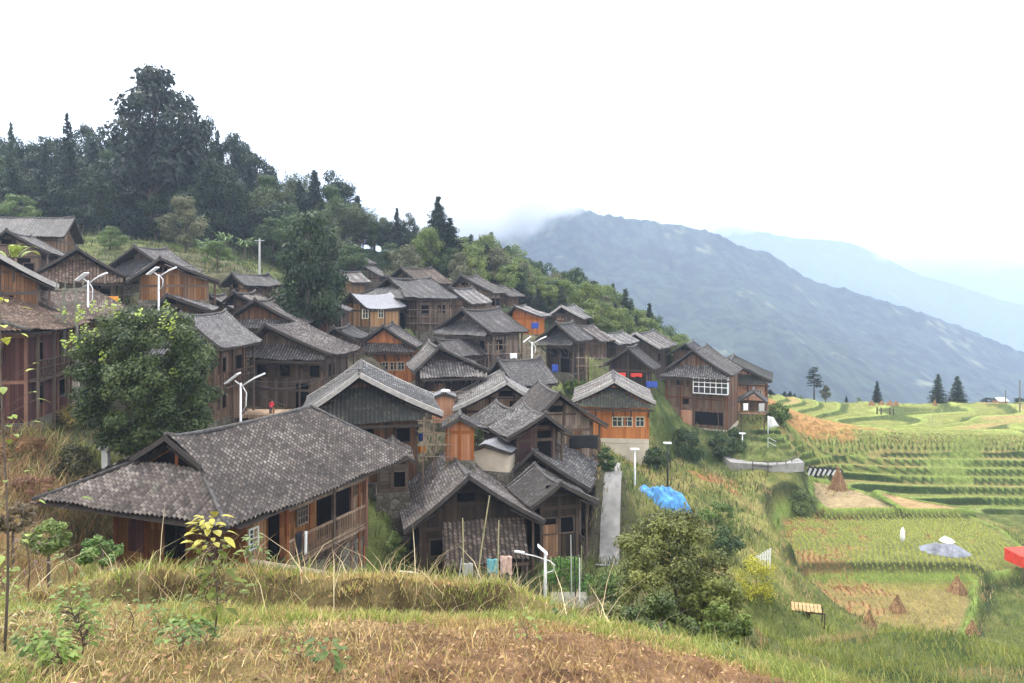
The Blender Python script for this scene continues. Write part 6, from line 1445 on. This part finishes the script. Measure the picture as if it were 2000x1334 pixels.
# near terrace
x, y, px = samp(60000, -250, 1650, 3.3, 15.5); n = len(x); brown = sstep(x + y * .1 + rg.normal(0, .6, n), -2.2, .5) * (1 - sstep(y, 7.2, 8.6)) > rg.random(n)
edge = sstep(y, 8.8, 10.) ; col = np.where(brown[:, None], pick(n, [(.33, .2, .09), (.42, .28, .12), (.22, .13, .06), (.44, .33, .13)]), pick(n, [(.52, .4, .18), (.44, .36, .13), (.36, .36, .1), (.58, .48, .26)]))
gr = vnoise(x * .7, y * .7, 77, 3) + .25 * edge + .15 * sstep(px, 1100, 1400) > .66; col[gr] = pick(gr.sum(), [(.22, .27, .06), (.32, .34, .09), (.15, .2, .05)])
h = np.where(gr, rg.uniform(.06, .22, n), rg.uniform(.03, .13, n)) * (1 + .5 * edge)
blades('dry_grass', 'matted dry straw and brown bracken litter over the near terrace', x, y, h, rg.uniform(.003, .0065, n) * (y / 7), col, .95, 1, 'dry grass')
x, y, px = samp(9000, -250, 1450, 3.3, 12.5); n = len(x)
P = np.stack([x, y, ground(x, y) + rg.uniform(0, .05, n)], 1); nn = np.tile((0, 0, 1.), (n, 1)); V, f = leafquads(P, .022, nn, rg, .55, .6)
c = np.where((x + y * .25 > -2.)[:, None], pick(n, [(.34, .2, .1), (.42, .28, .14), (.24, .14, .08)]), pick(n, [(.5, .42, .28), (.34, .32, .14), (.42, .3, .16), (.3, .36, .12)]))
tag(meshobj('leaf_litter', npmesh('leaf_litter', V, f, col=np.repeat(np.clip(c, 0, 1), 4, 0)), M['grass']), 'fallen leaves scattered over the near terrace', 'leaf litter', None, 'stuff')
x, y, px = samp(52000, -250, 1500, 7.6, 14.2); n = len(x); g_ = vnoise(x * .6, y * .9, 78, 3)
col = np.where((g_ > .5)[:, None], pick(n, [(.3, .34, .08), (.4, .42, .12), (.2, .25, .06)]), pick(n, [(.5, .42, .16), (.42, .34, .14), (.34, .2, .1)]))
blades('bank_turf', 'yellow-green tufted turf along the edge of the near terrace', x, y, rg.uniform(.04, .15, n), rg.uniform(.004, .008, n) * (y / 9), col, .7, 12, 'turf')
# tall stalks along the near bank
x, y, px = samp(5200, -200, 1500, 9.4, 14.5); n = len(x); k = clump(x, y, 1.1, .5, 41); x, y = x[k], y[k]; n = len(x)
blades('tall_grass', 'tall straw-coloured stalks arching along the near bank', x, y, rg.uniform(.12, .42, n), rg.uniform(.004, .007, n), pick(n, [(.42, .34, .14), (.3, .3, .09), (.5, .42, .22), (.2, .26, .06)]), .75, 2, 'tall grass')
x, y, px = samp(260, -100, 1300, 8.5, 12.5); n = len(x)
blades('reed_stalk_litter', 'long pale bent stalks lying across the near bank', x, y, rg.uniform(.4, .95, n), rg.uniform(.005, .008, n), pick(n, [(.6, .5, .32), (.5, .36, .22)]), 1.15, 3, 'stalks')
# left bank
x, y, px = samp(42000, -420, 300, 12.5, 39); k = ~inside_house(x, y); x, y, px = x[k], y[k], px[k]; n = len(x)
yl = vnoise(x * .35, y * .35, 44, 3) - .2 * (px < 150); col = np.where((yl > .5)[:, None], pick(n, [(.24, .26, .07), (.32, .31, .1), (.15, .19, .05)]), pick(n, [(.34, .2, .1), (.42, .3, .14), (.24, .13, .07), (.4, .34, .15)]))
blades('bank_grass', 'tangled yellow and reddish grass on the left bank', x, y, rg.uniform(.3, 1.15, n) * np.where((px > 90) & (y < 32), .4, 1.), rg.uniform(.008, .016, n) * (y / 20), col, .8, 4, 'grass')
# slope on the right of the village
x, y, px = samp(62000, 1080, 2150, 11, 72); pmv = np.zeros(len(x), bool)
for nm, zp, Pp in PAD: pmv |= dpoly(x, y, Pp) < .2
k = ~inside_house(x, y) & ~pmv & (segd(x, y, PATH) > .75) & (platmask(x, y) < .3); x, y, px = x[k], y[k], px[k]; n = len(x)
v = vnoise(x * .22, y * .22, 45, 3); col = np.where((v > .5)[:, None], pick(n, [(.22, .25, .06), (.32, .31, .09), (.19, .23, .05)]), pick(n, [(.13, .18, .04), (.2, .24, .06), (.08, .12, .03)]))
dry = vnoise(x * .5, y * .5, 46, 3) > .62; col[dry] = pick(dry.sum(), [(.36, .24, .12), (.4, .32, .14)])
blades('slope_grass', 'yellow-green grass covering the slope between the village and the paddies', x, y, rg.uniform(.12, .42, n) * (.6 + y / 70), .0005 * y + .004, col, .7, 5, 'grass')
# between and above the houses
x, y, px = samp(40000, -400, 1500, 30, 118); k = ~inside_house(x, y) & (platmask(x, y) < .3); x, y = x[k], y[k]; k = clump(x, y, .3, .36, 47); x, y = x[k], y[k]; n = len(x)
blades('village_weeds', 'weeds and grass growing between the houses and on the upper bank', x, y, rg.uniform(.2, .75, n), .0007 * y, pick(n, [(.06, .09, .025), (.12, .14, .05), (.15, .15, .07), (.04, .06, .02), (.2, .16, .08)]), .6, 6, 'weeds')
# terrace banks
x, y, px = samp(70000, 1480, 2200, 73, 125); pm = platmask(x, y); z, kk, fr, _ = ground(x, y, True); k = (pm > .6) & (((fr > .6) | (fr < .12)) | (rg.random(len(x)) < .16)); x, y, fr, kk = x[k], y[k], fr[k], kk[k]; n = len(x)
isl = (fr > .95) | (fr < .12); lowb = y < 89
col = np.where(isl[:, None], pick(n, [(.3, .36, .09), (.4, .42, .14)]), np.where(lowb[:, None], pick(n, [(.04, .065, .02), (.08, .12, .03), (.05, .05, .025)]), pick(n, [(.16, .2, .05), (.24, .26, .08)])))
blades('terrace_grass', 'grass on the banks and bunds of the far rice terraces', x, y, rg.uniform(.04, .12, n), .03 * np.ones(n), col, .5, 7, 'grass')
# rice stubble in rows
def stubble(label, P, z, rowd, tuft, cols, seed, ang, brown=None):
    rg_ = np.random.default_rng(seed); P_ = np.array(P); cx, cy = P_.mean(0); R_ = 34; u_ = np.arange(-R_, R_, rowd); v_ = np.arange(-R_, R_, tuft); U, V_ = np.meshgrid(u_, v_); U = U.ravel(); V_ = V_.ravel()
    U = U + 1.5 * np.sin(V_ * .22 + U * .06) + .8 * np.sin(V_ * .5 + 2 + U * .1); x = cx + U * math.cos(ang) - V_ * math.sin(ang) + rg_.normal(0, .035, len(U)); y = cy + U * math.sin(ang) + V_ * math.cos(ang) + rg_.normal(0, .05, len(U))
    k = dpoly(x, y, P) < -.35; x, y = x[k], y[k]; bl = 6; x = np.repeat(x, bl) + rg_.normal(0, .045, len(x) * bl); y = np.repeat(y, bl) + rg_.normal(0, .045, len(y) * bl); n = len(x)
    col = np.array(cols)[rg_.integers(0, len(cols), n)] * rg_.uniform(.7, 1.3, (n, 1)); b = vnoise(x * .12, y * .12, 11, 4) * .35 + vnoise(x * .8, y * .8, 12, 4) * .35 + vnoise(x * 4, y * 4, 13, 3) * .3 > .6
    col[b] = np.array((.36, .2, .09)) * rg_.uniform(.6, 1.3, (b.sum(), 1)); blades('rice_stubble', label, x, y, rg_.uniform(.12, .24, n), np.full(n, .024), col, .4, seed, 'rice stubble')
stubble('rows of yellow-green rice stubble in the oval upper paddy', PAD[0][2], -21.5, .42, .2, [(.46, .5, .11), (.36, .43, .09), (.52, .5, .16)], 51, .12)
stubble('rows of dry rice stubble in the lower paddy', PAD[1][2], -22.7, .42, .22, [(.52, .44, .17), (.42, .41, .12), (.56, .45, .2)], 52, -.25)
# reddish feathery plume grasses
for i, (px, Y, l) in enumerate(((70, 12.2, 'reddish feathery bush at the left edge of the near bank'), (165, 12.4, 'reddish plume grass before the dark front wall of the large house'), (335, 12.2, 'small red-tinged plume grass left of the tall sapling'), (1112, 14.5, 'reddish feathery plume grass before the small porch house'))):
    x0 = (px - 1000) / F * Y; m = 500; a = rg.uniform(0, 6.28, m); r = rg.random(m) * .35; x = x0 + r * np.cos(a) * .9; y = Y + r * np.sin(a) * .5
    o = blades('plume_grass', l, x, y, rg.uniform(.25, .62, m) * (1.9 if i == 3 else 1.), np.full(m, .004), pick(m, [(.32, .12, .1), (.24, .1, .08), (.4, .22, .14)]), .7, 60 + i, 'plume grass')
    del o['kind']
# road corner at the photographer's feet
p = MB(); zc = gz(-2.75, 4.3); p.box(-1.6, .25, -2.2, .6, -.4, .1); o = p.build('road', M['conc']); o.location = (-3.0, 3.75, zc - .02); o.rotation_euler = (0, 0, .5); tag(o, kind='structure')
# ---------------- mist clinging to the ridges
mm = bpy.data.materials.new('mist'); mm.use_nodes = True; t = mm.node_tree; t.nodes.clear()
tc = N(t, 'ShaderNodeTexCoord'); ln = N(t, 'ShaderNodeVectorMath', operation='LENGTH'); t.links.new(tc.outputs['Object'], ln.inputs[0])
nz = noise(t, .012, 4, N(t, 'ShaderNodeNewGeometry').outputs['Position'], .6)
fo = mathn(t, 'SUBTRACT', mathn(t, 'ADD', mathn(t, 'SUBTRACT', 1., ln.outputs['Value']), mathn(t, 'MULTIPLY', nz, 1.3)), .75)
den = mathn(t, 'MULTIPLY', mathn(t, 'MAXIMUM', fo, 0.), .06)
pv = t.nodes.new('ShaderNodeVolumePrincipled'); pv.inputs['Color'].default_value = (1, 1, 1, 1); t.links.new(den, pv.inputs['Density'])
om = t.nodes.new('ShaderNodeOutputMaterial'); t.links.new(pv.outputs[0], om.inputs['Volume']); mm.cycles.volume_step_rate = 4.
def mist(px, py, Y, sx, sy, sz, l):
    bm = bmesh.new(); bmesh.ops.create_icosphere(bm, subdivisions=3, radius=1.); me = bpy.data.meshes.new('mist_bank'); bm.to_mesh(me); me.materials.append(mm)
    o = link(bpy.data.objects.new('mist_bank', me)); o.location = W3(px, py, Y); o.scale = (sx, sy, sz); tag(o, l, 'mist', None, 'stuff')
mist(890, 395, 1060, 170, 110, 85, 'white mist hiding the left end of the near mountain ridge')
mist(1040, 388, 1080, 90, 70, 40, 'wisp of white mist on the top of the near mountain ridge')
mist(1400, 415, 1900, 190, 150, 60, 'white mist between the near ridge and the far ridge')
mist(1850, 490, 2900, 420, 300, 110, 'low white cloud bank behind the far ridge at the right')
# ---------------- the air ----------------
p = MB(); p.box(-4200, 4600, -60, 5200, -760, 520); hz = p.build('haze', None)
m = bpy.data.materials.new('haze_air'); m.use_nodes = True; t = m.node_tree; t.nodes.clear()
pv = t.nodes.new('ShaderNodeVolumePrincipled'); pv.inputs['Density'].default_value = .00039; pv.inputs['Color'].default_value = (.62, .76, 1, 1); pv.inputs['Anisotropy'].default_value = .0
om = t.nodes.new('ShaderNodeOutputMaterial'); t.links.new(pv.outputs[0], om.inputs['Volume']); hz.data.materials.append(m); tag(hz, kind='stuff')
